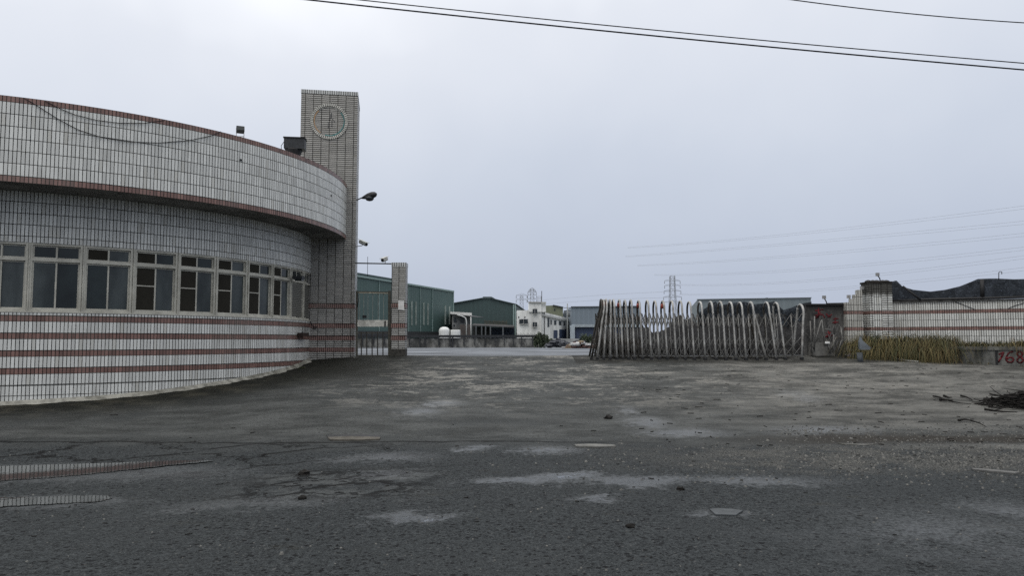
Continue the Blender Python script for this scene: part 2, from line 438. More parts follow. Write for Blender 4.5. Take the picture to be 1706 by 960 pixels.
def coping_mat():
    m, nt, bs = new_mat('soldier_course_tiles')
    U, Z, _ = sep(coords(nt, 'UV')); j = U.mod(.075).lt(.022); r = white(nt, comb(nt, (U / .075).floor(), 1.0, 0.0))
    col = mix(nt, j, mix(nt, r, (.36, .37, .36), (.52, .53, .52)), (.03, .03, .03))
    finish(nt, bs, col, .4, bump(nt, 1 - j, .005)); return m
COPING = coping_mat()
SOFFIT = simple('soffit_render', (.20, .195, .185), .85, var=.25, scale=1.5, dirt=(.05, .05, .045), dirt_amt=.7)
ROOFM = simple('roof_screed', (.25, .25, .24), .9, var=.3, scale=1)
ALU = simple('weathered_aluminium', (.45, .44, .385), .5, .1, var=.12, scale=5, dirt=(.2, .19, .155), dirt_amt=.4)
GLASS, nt_, bs_ = new_mat('tinted_glass')
finish(nt_, bs_, mix(nt_, noise(coords(nt_), 1.2, 3).step(.3, .7), (.008, .012, .013), (.020, .029, .030)), noise(coords(nt_), 3, 4) * .16 + .02,
       bump(nt_, noise(coords(nt_), .9, 2), .01, .12), spec=.30)
GLASSB, nt_, bs_ = new_mat('reflection_toned_glass')  # paler base colour stands in for reflections on some panes
finish(nt_, bs_, mix(nt_, noise(vmul(coords(nt_), (1, 1, .4)), 2.2, 5).step(.3, .7), (.020, .027, .029), (.058, .070, .072)), noise(coords(nt_), 5, 4) * .3 + .10,
       bump(nt_, noise(coords(nt_), .9, 2), .01, .12), spec=.36)
SCREEN, nt_, bs_ = new_mat('insect_screen')
finish(nt_, bs_, mix(nt_, noise(coords(nt_), 4, 3), (.016, .015, .012), (.030, .028, .022)), .85, spec=.15)
BLIND, nt_, bs_ = new_mat('closed_blind')
_, _, z_ = sep(coords(nt_)); finish(nt_, bs_, mix(nt_, z_.mod(.055).lt(.02), (.12, .12, .105), (.03, .03, .028)), .6)
DARKM = simple('dark_painted_metal', (.028, .030, .033), .5, .2, var=.3, scale=9)
BLACK = simple('black_rubber', (.012, .012, .013), .6, var=.3)
PALEM = simple('pale_painted_metal', (.42, .42, .39), .5, .1, var=.2, scale=8, dirt=(.16, .13, .10), dirt_amt=.5)
STEEL = simple('weathered_stainless', (.30, .298, .285), .45, .35, var=.28, scale=5, dirt=(.10, .085, .065), dirt_amt=.55)
STEELD = simple('grimy_shaded_steel', (.030, .028, .024), .6, .2, var=.35, scale=7, dirt=(.05, .042, .032), dirt_amt=.6)  # grimy steel, dark enough to carry the shade on rear gate parts
STEELM = simple('dull_gate_steel', (.125, .124, .118), .55, .25, var=.3, scale=6, dirt=(.06, .05, .04), dirt_amt=.5)
REDP = simple('red_plastic', (.22, .036, .022), .4, var=.25)
REDPAINT = simple('red_spray_paint', (.095, .016, .019), .85, var=.5, scale=8, dirt=(.03, .02, .02), dirt_amt=.7)
PAPER = simple('paper_notice', (.62, .62, .60), .8, var=.12, scale=9)
OLDCON = simple('old_concrete', (.125, .125, .118), .9, var=.3, scale=3, bmp=.01, dirt=(.05, .05, .042), dirt_amt=.8)
PALECON = simple('pale_concrete', (.33, .325, .30), .9, var=.25, scale=4, bmp=.008, dirt=(.12, .12, .105), dirt_amt=.6)
CABLE = simple('black_cable', (.012, .013, .018), .7, var=.2)

# ------------------------------------------------------------------ the round guard house
gh = thing('guard_house', (CX, CY, .3), 'round guard house in white tiles with brown tile bands and a wide overhanging canopy', 'guard house')
def ringwall(mb, r, z0, z1, t0=-180, t1=180, n=180, inward=False, smooth=True):
    for i in range(n):
        a, b = R(t0 + (t1 - t0) * i / n), R(t0 + (t1 - t0) * (i + 1) / n)
        pa = (CX + r * math.cos(a), CY + r * math.sin(a)); pb = (CX + r * math.cos(b), CY + r * math.sin(b))
        ua, ub = r * a, r * b
        q = [(*pa, z0), (*pb, z0), (*pb, z1), (*pa, z1)]; u = [(ua, z0), (ub, z0), (ub, z1), (ua, z1)]
        if inward: q.reverse(); u.reverse()
        mb.face(q, u, smooth)
def annulus(mb, r0, r1, z, down=False, n=180, t0=-180, t1=180):
    for i in range(n):
        a, b = R(t0 + (t1 - t0) * i / n), R(t0 + (t1 - t0) * (i + 1) / n)
        q = [(CX + r0 * math.cos(a), CY + r0 * math.sin(a), z), (CX + r1 * math.cos(a), CY + r1 * math.sin(a), z),
             (CX + r1 * math.cos(b), CY + r1 * math.sin(b), z), (CX + r0 * math.cos(b), CY + r0 * math.sin(b), z)]
        if down: q.reverse()
        mb.face(q, [(a * r0, r0), (a * r0, r1), (b * r0, r1), (b * r0, r0)])
W0, DW, NW = -71.1, 7.83, 10                 # first mullion angle, bay angle, bays
W1 = W0 + DW * NW
m = MB(); ringwall(m, RW, -.4, 2.25); annulus(m, RW - .25, RW, 2.25); m.build('lower_wall', T_LOW, gh)
m = MB(); ringwall(m, RW, 3.86, 5.03); annulus(m, RW - .25, RW, 3.86, True)
ringwall(m, RW, 2.25, 3.86, W1, W0 + 360, 160)
m.build('upper_wall', T_UP, gh)
m = MB(); ringwall(m, RC, 5.03, 6.91); annulus(m, RC - .16, RC, 6.91); ringwall(m, RC - .16, 6.2, 6.91, inward=True)
m.build('canopy_fascia', T_FAS, gh)
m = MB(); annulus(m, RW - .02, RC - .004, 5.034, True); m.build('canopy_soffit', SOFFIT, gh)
m = MB(); annulus(m, .01, RC - .16, 6.25, n=90); m.build('roof', ROOFM, gh)
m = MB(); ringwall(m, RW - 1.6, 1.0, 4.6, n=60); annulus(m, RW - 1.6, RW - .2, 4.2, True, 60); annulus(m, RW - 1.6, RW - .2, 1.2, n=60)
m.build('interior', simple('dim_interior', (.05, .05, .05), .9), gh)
m = MB()
ringwall(m, RW + .012, 2.2505, 2.283, W0, W1, 60); annulus(m, RW - .2, RW + .012, 2.283, False, 60, W0, W1); annulus(m, RW - .05, RW + .012, 2.2505, True, 60, W0, W1)
m.build('window_sill', ALU, gh)
# a fillet of mortar at the wall's foot
m = MB()
for i in range(150):
    aa, ab = R(-125 + 130 * i / 150), R(-125 + 130 * (i + 1) / 150)
    def kp(r, an, dz): x, y = CX + r * math.cos(an), CY + r * math.sin(an); return (x, y, gz(x, y) + dz)
    wv_ = .12 + .05 * math.sin(i * .7) + .03 * math.sin(i * 1.9); wv2 = .12 + .05 * math.sin((i + 1) * .7) + .03 * math.sin((i + 1) * 1.9)
    m.face([kp(RW + wv_ + .02, aa, .004), kp(RW + wv2 + .02, ab, .004), kp(RW + .004, ab, .085), kp(RW + .004, aa, .085)])
m.build('foot_fillet', simple('mortar_fillet', (.26, .255, .225), .9, var=.3, scale=5, dirt=(.05, .048, .036), dirt_amt=.75), gh)
def window(k):
    t0 = R(W0 + DW * k); t1 = R(W0 + DW * (k + 1)); r = RW - .075
    A = Vector((CX + r * math.cos(t0), CY + r * math.sin(t0), 0)); B = Vector((CX + r * math.cos(t1), CY + r * math.sin(t1), 0))
    d = (B - A); L = d.length; d.normalize(); nrm = Vector((d.y, -d.x, 0))
    rz = math.atan2(d.y, d.x)
    def bx(mb, u0, u1, z0, z1, off, th):
        c = A + d * ((u0 + u1) / 2) + nrm * off; mb.box((c.x, c.y, (z0 + z1) / 2), (u1 - u0, th, z1 - z0), rz)
    z0, z1, zt = 2.284, 3.858, 3.47
    f = MB()
    bx(f, .012, .062, z0, z1, .02, .09); bx(f, L - .062, L - .012, z0, z1, .02, .09)            # jambs
    bx(f, .062, L - .062, z0, z0 + .045, .02, .088); bx(f, .062, L - .062, z1 - .045, z1, .02, .088)
    bx(f, .062, L - .062, zt - .03, zt + .03, .022, .09)
    bx(f, -.012, .012, z0, z1, .03, .12)                                                         # mullion cover
    mid = L / 2
    w_ = f.build('window', ALU, gh)
    s = MB()
    for (u0, u1, a, b, off) in ((.062, mid + .02, z0 + .045, zt - .03, .012), (mid - .02, L - .062, z0 + .045, zt - .03, -.014),
                                (.062, mid + .015, zt + .03, z1 - .045, .012), (mid - .015, L - .062, zt + .03, z1 - .045, -.014)):
        e = .036
        bx(s, u0, u0 + e, a, b, off, .026); bx(s, u1 - e, u1, a, b, off, .026); bx(s, u0 + e, u1 - e, a, a + e, off, .024); bx(s, u0 + e, u1 - e, b - e, b, off, .024)
    if k in (3, 4, 5, 6, 7): bx(s, .098, mid - .016, 2.95, 2.975, .012, .026)
    s.build('sash', ALU, w_)
    for i, (u0, u1, a, b, off) in enumerate(((.09, mid - .01, z0 + .075, zt - .06, .010), (mid + .01, L - .09, z0 + .075, zt - .06, -.016),
                                (.09, mid - .01, zt + .06, z1 - .075, .010), (mid + .01, L - .09, zt + .06, z1 - .075, -.016))):
        p = MB(); bx(p, u0, u1, a, b, off, .008)
        mt = GLASSB if (i, k) in ((1, 0), (0, 1), (1, 3), (1, 5), (0, 0), (1, 2), (1, 4), (3, 2), (1, 6), (3, 5), (1, 7), (3, 0)) else GLASS; nm = 'pane'
        if i == 0 and k in (3, 4, 5, 6, 7): mt = SCREEN; nm = 'insect_screen'
        if i == 2 and 2 <= k <= 7: mt = SCREEN; nm = 'insect_screen'
        p.build(nm, mt, w_)
    if k == 1:
        p = MB(); bx(p, .1, L - .1, z0 + .08, zt - .06, -.10, .01); 
        p.build('curtain', simple('grey_curtain', (.13, .15, .155), .9), w_)
    if k in (8, 9):
        p = MB(); bx(p, .1, L - .1, z0 + .08, zt - .06, .03, .006); p.build('blind', BLIND, w_)
for k in range(NW): window(k)

# ------------------------------------------------------------------ clock tower
TA = Vector((-7.17, 25.0, 0)); TB = Vector((-5.31, 25.31, 0)); td = (TB - TA); TW = td.length; td.normalize(); tn = Vector((td.y, -td.x, 0))
trz = math.atan2(td.y, td.x); TD = 1.75
tc_ = TA + td * TW / 2 - tn * TD / 2
tow = thing('clock_tower', (tc_.x, tc_.y, .9), 'tall square tower of horizontal white tiles with a round clock face', 'tower')
m = MB(); m.box((tc_.x, tc_.y, (.3 + 10.03) / 2), (TW, TD, 9.73), trz); m.build('shaft', T_TOW, tow)
m = MB(); m.box((tc_.x, tc_.y, 10.095), (TW + .02, TD + .02, .13), trz); m.build('coping', COPING, tow)
cc = hit(548.5, 202, TA, tn)
def ring(mb, r0, r1, off0, off1, a0=0, a1=360, n=64):
    ux, uz = td, Vector((0, 0, 1))
    for i in range(n):
        a, b = R(a0 + (a1 - a0) * i / n), R(a0 + (a1 - a0) * (i + 1) / n)
        def q(r, an, o): return cc + ux * (r * math.cos(an)) + uz * (r * math.sin(an)) + tn * o
        ua, ub = a * .62 / .62, b
        mb.face([q(r0, a, off1), q(r1, a, off1), q(r1, b, off1), q(r0, b, off1)][::-1], [(a, 0), (a, 1), (b, 1), (b, 0)][::-1])
        mb.face([q(r1, a, off0), q(r1, b, off0), q(r1, b, off1), q(r1, a, off1)][::-1], [(a, 0), (b, 0), (b, 0), (a, 0)])
        mb.face([q(r0, a, off0), q(r0, b, off0), q(r0, b, off1), q(r0, a, off1)], [(a, 0), (b, 0), (b, 0), (a, 0)])
def ringmat():
    m, nt, bs = new_mat('clock_ring_tiles')
    U, Z, _ = sep(coords(nt, 'UV')); st = 2 * math.pi / 56; j = U.mod(st).lt(st * .34)
    r = white(nt, comb(nt, (U / st).floor(), 2.0, 0.0))
    col = mix(nt, j, mix(nt, r, (.36, .36, .33), (.50, .49, .45)), (.03, .03, .03)); finish(nt, bs, col, .5, spec=.2); return m
m = MB(); ring(m, .528, .625, .002, .03); ck = m.build('clock_ring', ringmat(), tow)
m = MB(); ring(m, .485, .512, .002, .018, 135, 235, 30); m.build('orange_trim', simple('faded_orange', (.42, .27, .15), .6), ck)
m = MB(); ring(m, .485, .512, .002, .018, -105, 40, 40); m.build('teal_trim', simple('faded_teal', (.05, .20, .20), .6), ck)
m = MB(); ring(m, .488, .510, .002, .014, 41, 134, 26); m.build('grey_trim', simple('faded_grey', (.30, .30, .28), .6), ck)
m = MB()
for (x0, z0, x1, z1) in ((.02, .05, .02, .26), (.07, .12, .07, .30), (-.03, -.22, -.03, -.02), (.09, -.20, .09, .02), (.09, .10, .20, -.02)):
    a = cc + td * x0 + Vector((0, 0, z0)) + tn * .006; b = cc + td * x1 + Vector((0, 0, z1)) + tn * .006; m.beam(a, b, .020, .008)
m.build('clock_mark', DARKM, tow)

# ------------------------------------------------------------------ fittings on the tower and canopy
def on_tower_edge(py): return hit(592, py, TA, tn)
p0 = at(593, 335, 25.4); tip = at(622, 325, 25.1)
lm = thing('wall_lamp', p0, 'dark street lamp head on a short arm at the tower edge', 'lamp')
e1 = at(606, 328, 25.25)
m = MB(); m.tube([p0 - Vector((.12, 0, .03)), (p0 + e1) / 2 + Vector((0, 0, .01)), e1], .022); m.build('arm', DARKM, lm)
m = MB(); a_, b_ = at(603, 330, 25.25), at(627.5, 323, 25.05)
pts = [a_.lerp(b_, t) for t in (0, .15, .4, .7, .9, 1)]
m.tube(pts, [.03, .06, .10, .115, .09, .03], 10); m.build('lamp_head', DARKM, lm)
m = MB(); bl = a_.lerp(b_, .52) - Vector((0, 0, .06)); m.lathe([(.02, -.12), (.10, -.10), (.15, -.04), (.15, .02)], bl, 16); m.build('lamp_shade', simple('smoky_lens', (.03, .035, .04), .25), lm)
def cctv(name, wall_pt, cam_a, cam_b, label, body, dark):
    c = thing(name, wall_pt, label, 'camera')
    mid_ = cam_a.lerp(cam_b, .4)
    m = MB(); m.tube([wall_pt, Vector((mid_.x, mid_.y, wall_pt.z)), mid_], .013, 6); m.build('bracket', PALEM, c)
    m = MB(); m.tube([cam_a, cam_a.lerp(cam_b, .12), cam_a.lerp(cam_b, .85), cam_b], [.035, .062, .066, .060], 12); m.build('housing', body, c)
    d_ = (cam_b - cam_a).normalized()
    m = MB(); m.tube([cam_b - d_ * .01, cam_b + d_ * .012], .048, 12); m.build('lens', BLACK, c)
    up = Vector((0, 0, .072))
    m = MB(); m.beam(cam_a + up, cam_b + up + d_ * .07, .14, .012); m.build('sun_shield', body, c)
cctv('security_camera', at(592, 411, 25.45), at(599, 402.5, 25.3), at(610.5, 407.5, 25.0), 'grey security camera pointing down from the tower edge', simple('camera_grey', (.40, .42, .40), .5), 0)
bar_a, bar_b = at(592.5, 438.6, 25.42), at(653, 439.6, 25.0)
m = MB(); m.tube([bar_a, bar_b], .022); tag(m.build('crossbar', DARKM), 'thin horizontal pipe linking the tower to the gate pillar', 'pipe')
cctv('security_camera', at(641, 439.5, 25.08), at(645, 431, 25.15), at(637, 434, 24.9), 'small white security camera on the pipe near the pillar', PALEM, 1)
m = MB(); a_ = at(612.5, 438.5, 25.27); m.tube([a_ - Vector((0, 0, .45)), a_ + Vector((0, 0, .22))], .008, 6); tag(m.build('aerial_rod', DARKM), 'thin vertical aerial rod clipped to the crossing pipe', 'aerial')

# floodlight on the canopy edge
a_ = at(400, 221, 19.0)
def fascia_pt(px, z, r=RC):
    best = None
    for i in range(-9000, 2000):
        t = R(i / 100); x, y = CX + r * math.cos(t), CY + r * math.sin(t)
        c, s = math.cos(PITCH), math.sin(PITCH); d = y * c + (z - 1.6) * s; u = 853 + F * x / d
        if best is None or abs(u - px) < best[0]: best = (abs(u - px), Vector((x, y, z)), t)
    return best[1], best[2]
fp, ft = fascia_pt(400, 6.92, RC - .08)
fl = thing('floodlight', fp, 'small black floodlight standing on the canopy edge', 'floodlight')
m = MB()
for s_ in (-1, 1): m.tube([fp + Vector((.10 * s_, 0, -.02)), fp + Vector((.10 * s_, 0, .16))], .008, 6)
m.tube([fp + Vector((-.1, 0, .02)), fp + Vector((.1, 0, .02))], .010, 6)
m.build('bracket', PALEM, fl)
Mx = Matrix.Rotation(R(25), 3, 'Z') @ Matrix.Rotation(R(-22), 3, 'X')
m = MB(); m.box(fp + Vector((0, 0, .20)), (.20, .13, .15), M=Mx); m.build('housing', DARKM, fl)
m = MB(); m.box(fp + Vector((0, 0, .20)) + Mx @ Vector((0, -.07, 0)), (.17, .012, .12), M=Mx); m.build('lens', GLASS, fl)
fp2, _ = fascia_pt(489, 6.92, RC - .35)
sp_ = thing('floodlight_box', fp2, 'large black floodlight box on the canopy beside the tower', 'floodlight')
m = MB(); m.tube([fp2 + Vector((0, 0, -.3)), fp2 + Vector((0, 0, .06)), fp2 + Vector((0, 0, .2)), fp2 + Vector((0, 0, .24))], [.19, .19, .24, .24], 16); m.build('base', BLACK, sp_)
m = MB(); m.box(fp2 + Vector((.04, 0, .38)), (.58, .40, .30), R(8)); m.build('housing', DARKM, sp_)
m = MB(); m.box(fp2 + Vector((.04, 0, .548)), (.62, .44, .03), R(8)); m.build('lid', BLACK, sp_)
m = MB(); m.tube([fp2 + Vector((-.26, -.02, .5)), fp2 + Vector((-.36, -.02, .35)), fp2 + Vector((-.34, -.02, .15)), fp2 + Vector((-.2, 0, .02))], .009, 6); m.build('cord', BLACK, sp_)
# cables hanging over the canopy
def fascia_cable(pts, label):
    q = []
    for px, py in pts:
        z = 6.9
        for _ in range(4):
            p, t = fascia_pt(px, z, RC + .02)
            d = ray(px, py); z = (EYE + d * (p.y / d.y)).z
        q.append(Vector((p.x, p.y, z)))
    m = MB(); m.tube(q, .0085, 5); tag(m.build('drooping_cable', CABLE), label, 'cable', 'cables drooping over the canopy')
fascia_cable([(40, 163), (62, 176), (95, 197), (130, 216), (170, 229), (215, 236), (265, 238), (315, 234), (352, 226), (368, 219)], 'longer black cable sagging lowest over the white canopy tiles')
fascia_cable([(75, 168), (98, 180), (125, 191), (160, 200), (200, 205), (240, 205), (275, 200)], 'shorter black cable sagging just under the brown canopy rim')
# eave lamp and wall box near the tower
def wall_pt(px, z, r=RW): return fascia_pt(px, z, r)
p_, t_ = wall_pt(493, 3.52, RW + .12)
el_ = thing('bulkhead_lamp', p_, 'small dark lamp jutting out over the end windows', 'lamp')
m = MB(); m.box(p_ + Vector((.10, -.05, .02)), (.30, .22, .10), t_); m.build('housing', DARKM, el_)
m = MB(); m.box(p_ + Vector((.12, -.06, -.055)), (.22, .16, .04), t_); m.build('lens', GLASS, el_)
m = MB(); m.tube([p_ + Vector((-.12, .0, .04)), p_ + Vector((.02, -.02, .06))], .02, 6); m.build('arm', DARKM, el_)
p_, t_ = wall_pt(503, 1.80, RW + .05)
sh = thing('wall_rack', p_, 'rusty dark metal rack on the tiled wall beneath the last window', 'rack')
m = MB(); m.box(p_ + Vector((.04, 0, 0)), (.16, .62, .11), t_); m.build('tray', simple('rusted_iron', (.028, .020, .018), .8, var=.4), sh)
for k in range(7):
    q = p_ + Matrix.Rotation(t_, 3, 'Z') @ Vector((.10, -.28 + k * .093, .05)); m = MB(); m.tube([q, q + Vector((0, 0, .22))], .007, 5); m.build('rod', DARKM, sh)
c_ = [hit(517 + a, 536 + b, TA + tn * .03, tn) for a, b in ((0, 0), (3, 6), (7, 9), (11, 8), (8, 13), (4, 11))]
m = MB(); m.tube(c_, .012, 5); tag(m.build('loose_cord', CABLE), 'tangled black cord where the round wall meets the tower', 'cord')

# ------------------------------------------------------------------ gate pillar, pedestrian gate
PX0, PX1 = at(652, 500, 24.92), at(675.5, 500, 24.92)
pcx = (PX0.x + PX1.x) / 2; pw = PX1.x - PX0.x; pz = at(660, 437.5, 24.92).z
pil = thing('gate_pillar', (pcx, 25.15, 1.0), 'slim tiled gate pillar with brown bands right of the small gate', 'pillar')
m = MB(); m.box((pcx, 24.92 + pw / 2, (.5 + pz - .13) / 2), (pw, pw, pz - .13 - .5)); m.build('shaft', T_PIL, pil)
m = MB(); m.box((pcx, 24.92 + pw / 2, pz - .065), (pw + .02, pw + .02, .13)); m.build('coping', COPING, pil)
m = MB(); m.box((pcx, 24.92 + pw / 2, 1.13), (pw + .016, pw + .016, .42)); m.build('plinth', simple('dark_stained_tiles', (.045, .043, .038), .8, var=.4, scale=10), pil)
m = MB(); q = [hit(x, y, (0, 24.905, 0), (0, 1, 0)) for x, y in ((663.5, 501), (673, 501.5), (673.5, 517), (663.5, 516))]
m.prism(q, (0, .004, 0)); tag(m.build('notice', PAPER), 'pale paper notice stuck on the slim gate pillar', 'notice')
GY = 25.12
pg = thing('pedestrian_gate', (-4.65, GY, 1.0), 'narrow barred metal gate between the tower and the slim pillar', 'gate')
def gp(x, y): return at(x, y, GY)
m = MB()
m.beam(gp(594.5, 485), gp(594.5, 594), .06); m.beam(gp(649, 485), gp(649, 594), .09)
m.beam(gp(594.5, 487), gp(649, 488.3), .07); m.beam(gp(594.5, 593), gp(649, 593), .05); m.beam(gp(594.5, 555), gp(649, 555), .03)
m.build('frame', simple('gate_paint', (.07, .068, .055), .6, .2, var=.3, scale=12), pg)
m = MB(); m.beam(gp(598, 488), gp(647, 489), .10, .03); m.build('top_rail', simple('tan_paint', (.30, .28, .22), .6), pg)
m = MB(); a_, b_ = gp(596, 533.5), gp(646, 544.5); m.box(((a_.x + b_.x) / 2, GY - .01, (a_.z + b_.z) / 2), (b_.x - a_.x, .05, a_.z - b_.z)); m.build('middle_panel', simple('pale_panel', (.50, .49, .44), .6, dirt=(.2, .19, .15)), pg)
for x in (602, 611, 620, 629, 638): m = MB(); m.beam(gp(x, 553), gp(x, 592), .034); m.build('bar', STEELD, pg)
for x in (599, 606, 613, 621, 630, 639): m = MB(); m.beam(gp(x, 489), gp(x, 533), .018); m.build('thin_bar', simple('grey_green_bar', (.16, .18, .165), .6), pg)
m = MB(); a_ = gp(607.5, 528); m.box((a_.x, GY - .03, a_.z), (.13, .08, .09)); m.build('lock_box', BLACK, pg)
m = MB(); m.tube([gp(596.5, 489) + Vector((0, -.05, 0)), gp(597.5, 500) + Vector((0, -.05, 0)), gp(596, 512) + Vector((0, -.05, 0))], .014, 5); m.build('hinge', BLACK, pg)
m = MB(); a_ = gp(642, 540); m.box((a_.x, GY - .05, a_.z), (.04, .04, .2)); m.build('latch', BLACK, pg)
m = MB(); a_, b_ = gp(592, 594.5), gp(650, 597.5); m.box(((a_.x + b_.x) / 2, GY - .06, a_.z - .06), (b_.x - a_.x, .5, .10)); tag(m.build('doorstep', PALECON), 'pale concrete step below the narrow barred gate', 'step')

# ------------------------------------------------------------------ folding gate
FY = 24.55
fg = thing('folding_gate', (6.5, FY, 1.1), 'long concertina gate of steel hoops and crossed bars folded half open', 'gate')
apex = [996, 1002.5, 1010, 1018.5, 1027, 1037, 1046.5, 1056.5, 1070, 1084.5, 1097.5, 1111, 1126, 1141, 1156, 1174.5, 1192.5, 1209, 1226, 1242.5, 1261, 1268, 1290, 1306, 1341]
lean = {0: -.40, 1: -.28, 2: -.15, 3: -.06, 21: .36, 22: .16, 23: .14, 24: -.16}
hoops = []
GH = 1.95
for i, px in enumerate(apex):
    a_ = at(px - 1 - (px - 996) * .0067, 545, FY - .36)
    x = a_.x; ln = lean.get(i, .05)
    zb = gz(x, FY - .4) + .0
    H = GH - .004 * i - (.06 if i == 24 else 0) + random.uniform(-.012, .012); r = .27; yb = .40
    pts = []
    for t in (0, .33, .66): pts.append((x + ln * (.5 - t * .85) * 1.0, FY - yb + (yb - r) * t, zb + (H - r) * t * 1.0))
    for k in range(0, 9):
        an = math.pi * k / 8; pts.append((x - ln * .42 + ln * .0, FY - r * math.cos(an), zb + H - r + r * math.sin(an)))
    for t in (.66, .33, 0): pts.append((x + ln * (.5 - t * .85) * 1.0, FY + yb - (yb - r) * t, zb + (H - r) * t))
    hr = .033 if i != 24 else .038
    m = MB(); m.tube(pts[:10], hr, 8); h_ = m.build('hoop', STEEL if i else STEELD, fg)
    m = MB(); m.tube(pts[9:], hr * .98, 8); m.build('rear_leg', STEELD if i < 23 else STEEL, h_)  # rear legs get a darker steel: their shade is put into the colour
    m = MB()
    for y_ in (-1, 1): m.box((x + ln * .5, FY + y_ * yb, zb + .035), (.09, .12, .07))
    m.build('foot', BLACK, h_)
    hoops.append((x, ln, zb))
    if i in (2, 5, 8, 11):
        m = MB(); c = Vector((x - ln * .2 - .02, FY - .05, zb + H - .16)); m.lathe([(.03, -.09), (.07, -.06), (.075, .02), (.05, .06), (.01, .08)], c, 12); m.build('warning_lamp', REDP, fg)
def hx(i, t): x, ln, zb = hoops[i]; return x + ln * (.5 - min(t, 1) * .85)
for i in range(len(hoops) - 1):
    x0, x1 = hoops[i][0], hoops[i + 1][0]; zb = hoops[i][2]
    for yy, nm in ((FY - .31, 'front_lattice'), (FY + .31, 'rear_lattice')):
        m = MB(); mid_ = (hx(i, .5) + hx(i + 1, .5)) / 2
        levels = [(.10, .42), (.42, .74), (1.02, 1.50)]
        for za, zc in levels:
            for A_, B_ in ((hx(i, za / 1.6), mid_), (mid_, hx(i + 1, za / 1.6))):
                m.beam((A_, yy, zb + za), (B_, yy, zb + zc), .020, .012); m.beam((A_, yy + .014, zb + zc), (B_, yy + .014, zb + za), .020, .012)
        m.beam((mid_, yy + .007, zb + .40), (mid_, yy + .007, zb + 1.46), .014, .030)
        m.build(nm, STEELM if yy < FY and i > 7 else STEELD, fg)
    if x1 - x0 > .12:
        m = MB(); mid_ = (hx(i, .5) + hx(i + 1, .5)) / 2 + .02
        m.tube([(mid_ + .02, FY - .30, zb + .12), (mid_ - .03, FY - .28, zb + 1.45)], .019, 6); m.build('post', STEEL, fg)
    if i % 3 == 1:
        m = MB(); m.beam((x0, FY, zb + .06), (x1 + .3, FY, zb + .06), .24, .05); m.build('base_plate', STEELD, fg)

# ------------------------------------------------------------------ behind the gate: shade cloth and dark heap
def netmat(name, c1, c2, a=1.0):
    m, nt, bs = new_mat(name)
    P = coords(nt); n1 = noise(P, 3.2, 5, .65, 1.2); n2 = noise(P, 13, 5, .75, .8)
    col = mix(nt, n1.step(.35, .65), c1, c2); col = mix(nt, n2.step(.52, .66) * .7, col, tuple(x * 3.0 for x in c2))
    finish(nt, bs, col, .85, bump(nt, n1 * 1.0 + n2 * .4, .06, .8), alpha=a, spec=.12)
    return m
NET = netmat('black_shade_net', (.006, .008, .010), (.026, .031, .038), .86)
def net(name, top, bottom, Yf, nsub, amp, label, cat, nrows=10):
    """a sagging cloth hung between a top line and a bottom line of photograph points at depth Yf(px)"""
    def lerpline(L, x):
        for (a, b), (c, d) in zip(L, L[1:]):
            if a <= x <= c: return b + (d - b) * (x - a) / (c - a)
        return L[-1][1] if x > L[-1][0] else L[0][1]
    x0, x1 = top[0][0], top[-1][0]; n = nsub; V_ = []
    m = MB()
    for j in range(nrows + 1):
        for i in range(n + 1):
            px = x0 + (x1 - x0) * i / n; t = j / nrows
            Y = Yf(px); pt = at(px, lerpline(top, px), Y); pb = at(px, lerpline(bottom, px), Y); p = pt.lerp(pb, t)
            f_ = math.sin(math.pi * t)
            p.y += amp * f_ * (math.sin(px * .21 + t * 3) + .6 * math.sin(px * .47 - t * 5)) + random.uniform(-1, 1) * amp * .25
            m.v.append(tuple(p))
    N1 = (n + 1) * (nrows + 1)
    for k in range(N1): v = m.v[k]; m.v.append((v[0], v[1] + .02, v[2]))
    def add(f): m.f.append(f); m.uv.append([(0, 0)] * 4); m.sm.append(True)
    for j in range(nrows):
        for i in range(n):
            a = j * (n + 1) + i; q = [a, a + 1, a + n + 2, a + n + 1]; add(q[::-1]); add([k + N1 for k in q])
    for i in range(n):
        add([i, i + 1, i + 1 + N1, i + N1]); b = nrows * (n + 1) + i; add([b + 1, b, b + N1, b + 1 + N1])
    o = m.build(name, NET); return tag(o, label, cat)
net('shade_cloth', [(1164, 521), (1175, 514), (1192, 502), (1197, 509), (1210, 507), (1226, 504), (1240, 503), (1256, 507), (1272, 506), (1290, 502), (1296, 508), (1305, 517), (1318, 513), (1335, 506), (1352, 503)],
    [(1164, 592), (1352, 592)], lambda p: 28.5, 60, .08, 'black shade cloth hung in peaks behind the steel folding gate', 'shade cloth')
HEAP = netmat('dark_tarpaulin', (.004, .004, .0045), (.014, .014, .015))
m = MB(); nx, ny = 46, 12
for j in range(ny + 1):
    for i in range(nx + 1):
        px = 994 + (1352 - 994) * i / nx; Y = 26.2 + 5 * j / ny
        prof = math.sin(math.pi * min(1, j / ny)) ** .6
        ht = .05 + 1.25 * prof * (sst((px - 990) / 8) * .75 + .25 * sst((px - 1095) / 40)) * (1.0 + .12 * math.sin(px * .09) + .10 * math.sin(px * .23 + j)) + random.uniform(-.05, .05)
        p = at(px, 560, Y); m.v.append((p.x, Y, gz(p.x, Y) + max(.0, ht - .05) - .02))
for j in range(ny):
    for i in range(nx): a = j * (nx + 1) + i; m.f.append([a, a + 1, a + nx + 2, a + nx + 1]); m.uv.append([(0, 0)] * 4); m.sm.append(True)
tag(m.build('tarpaulin_heap', HEAP), 'low heap covered with dark tarpaulin behind the folding gate', 'heap')

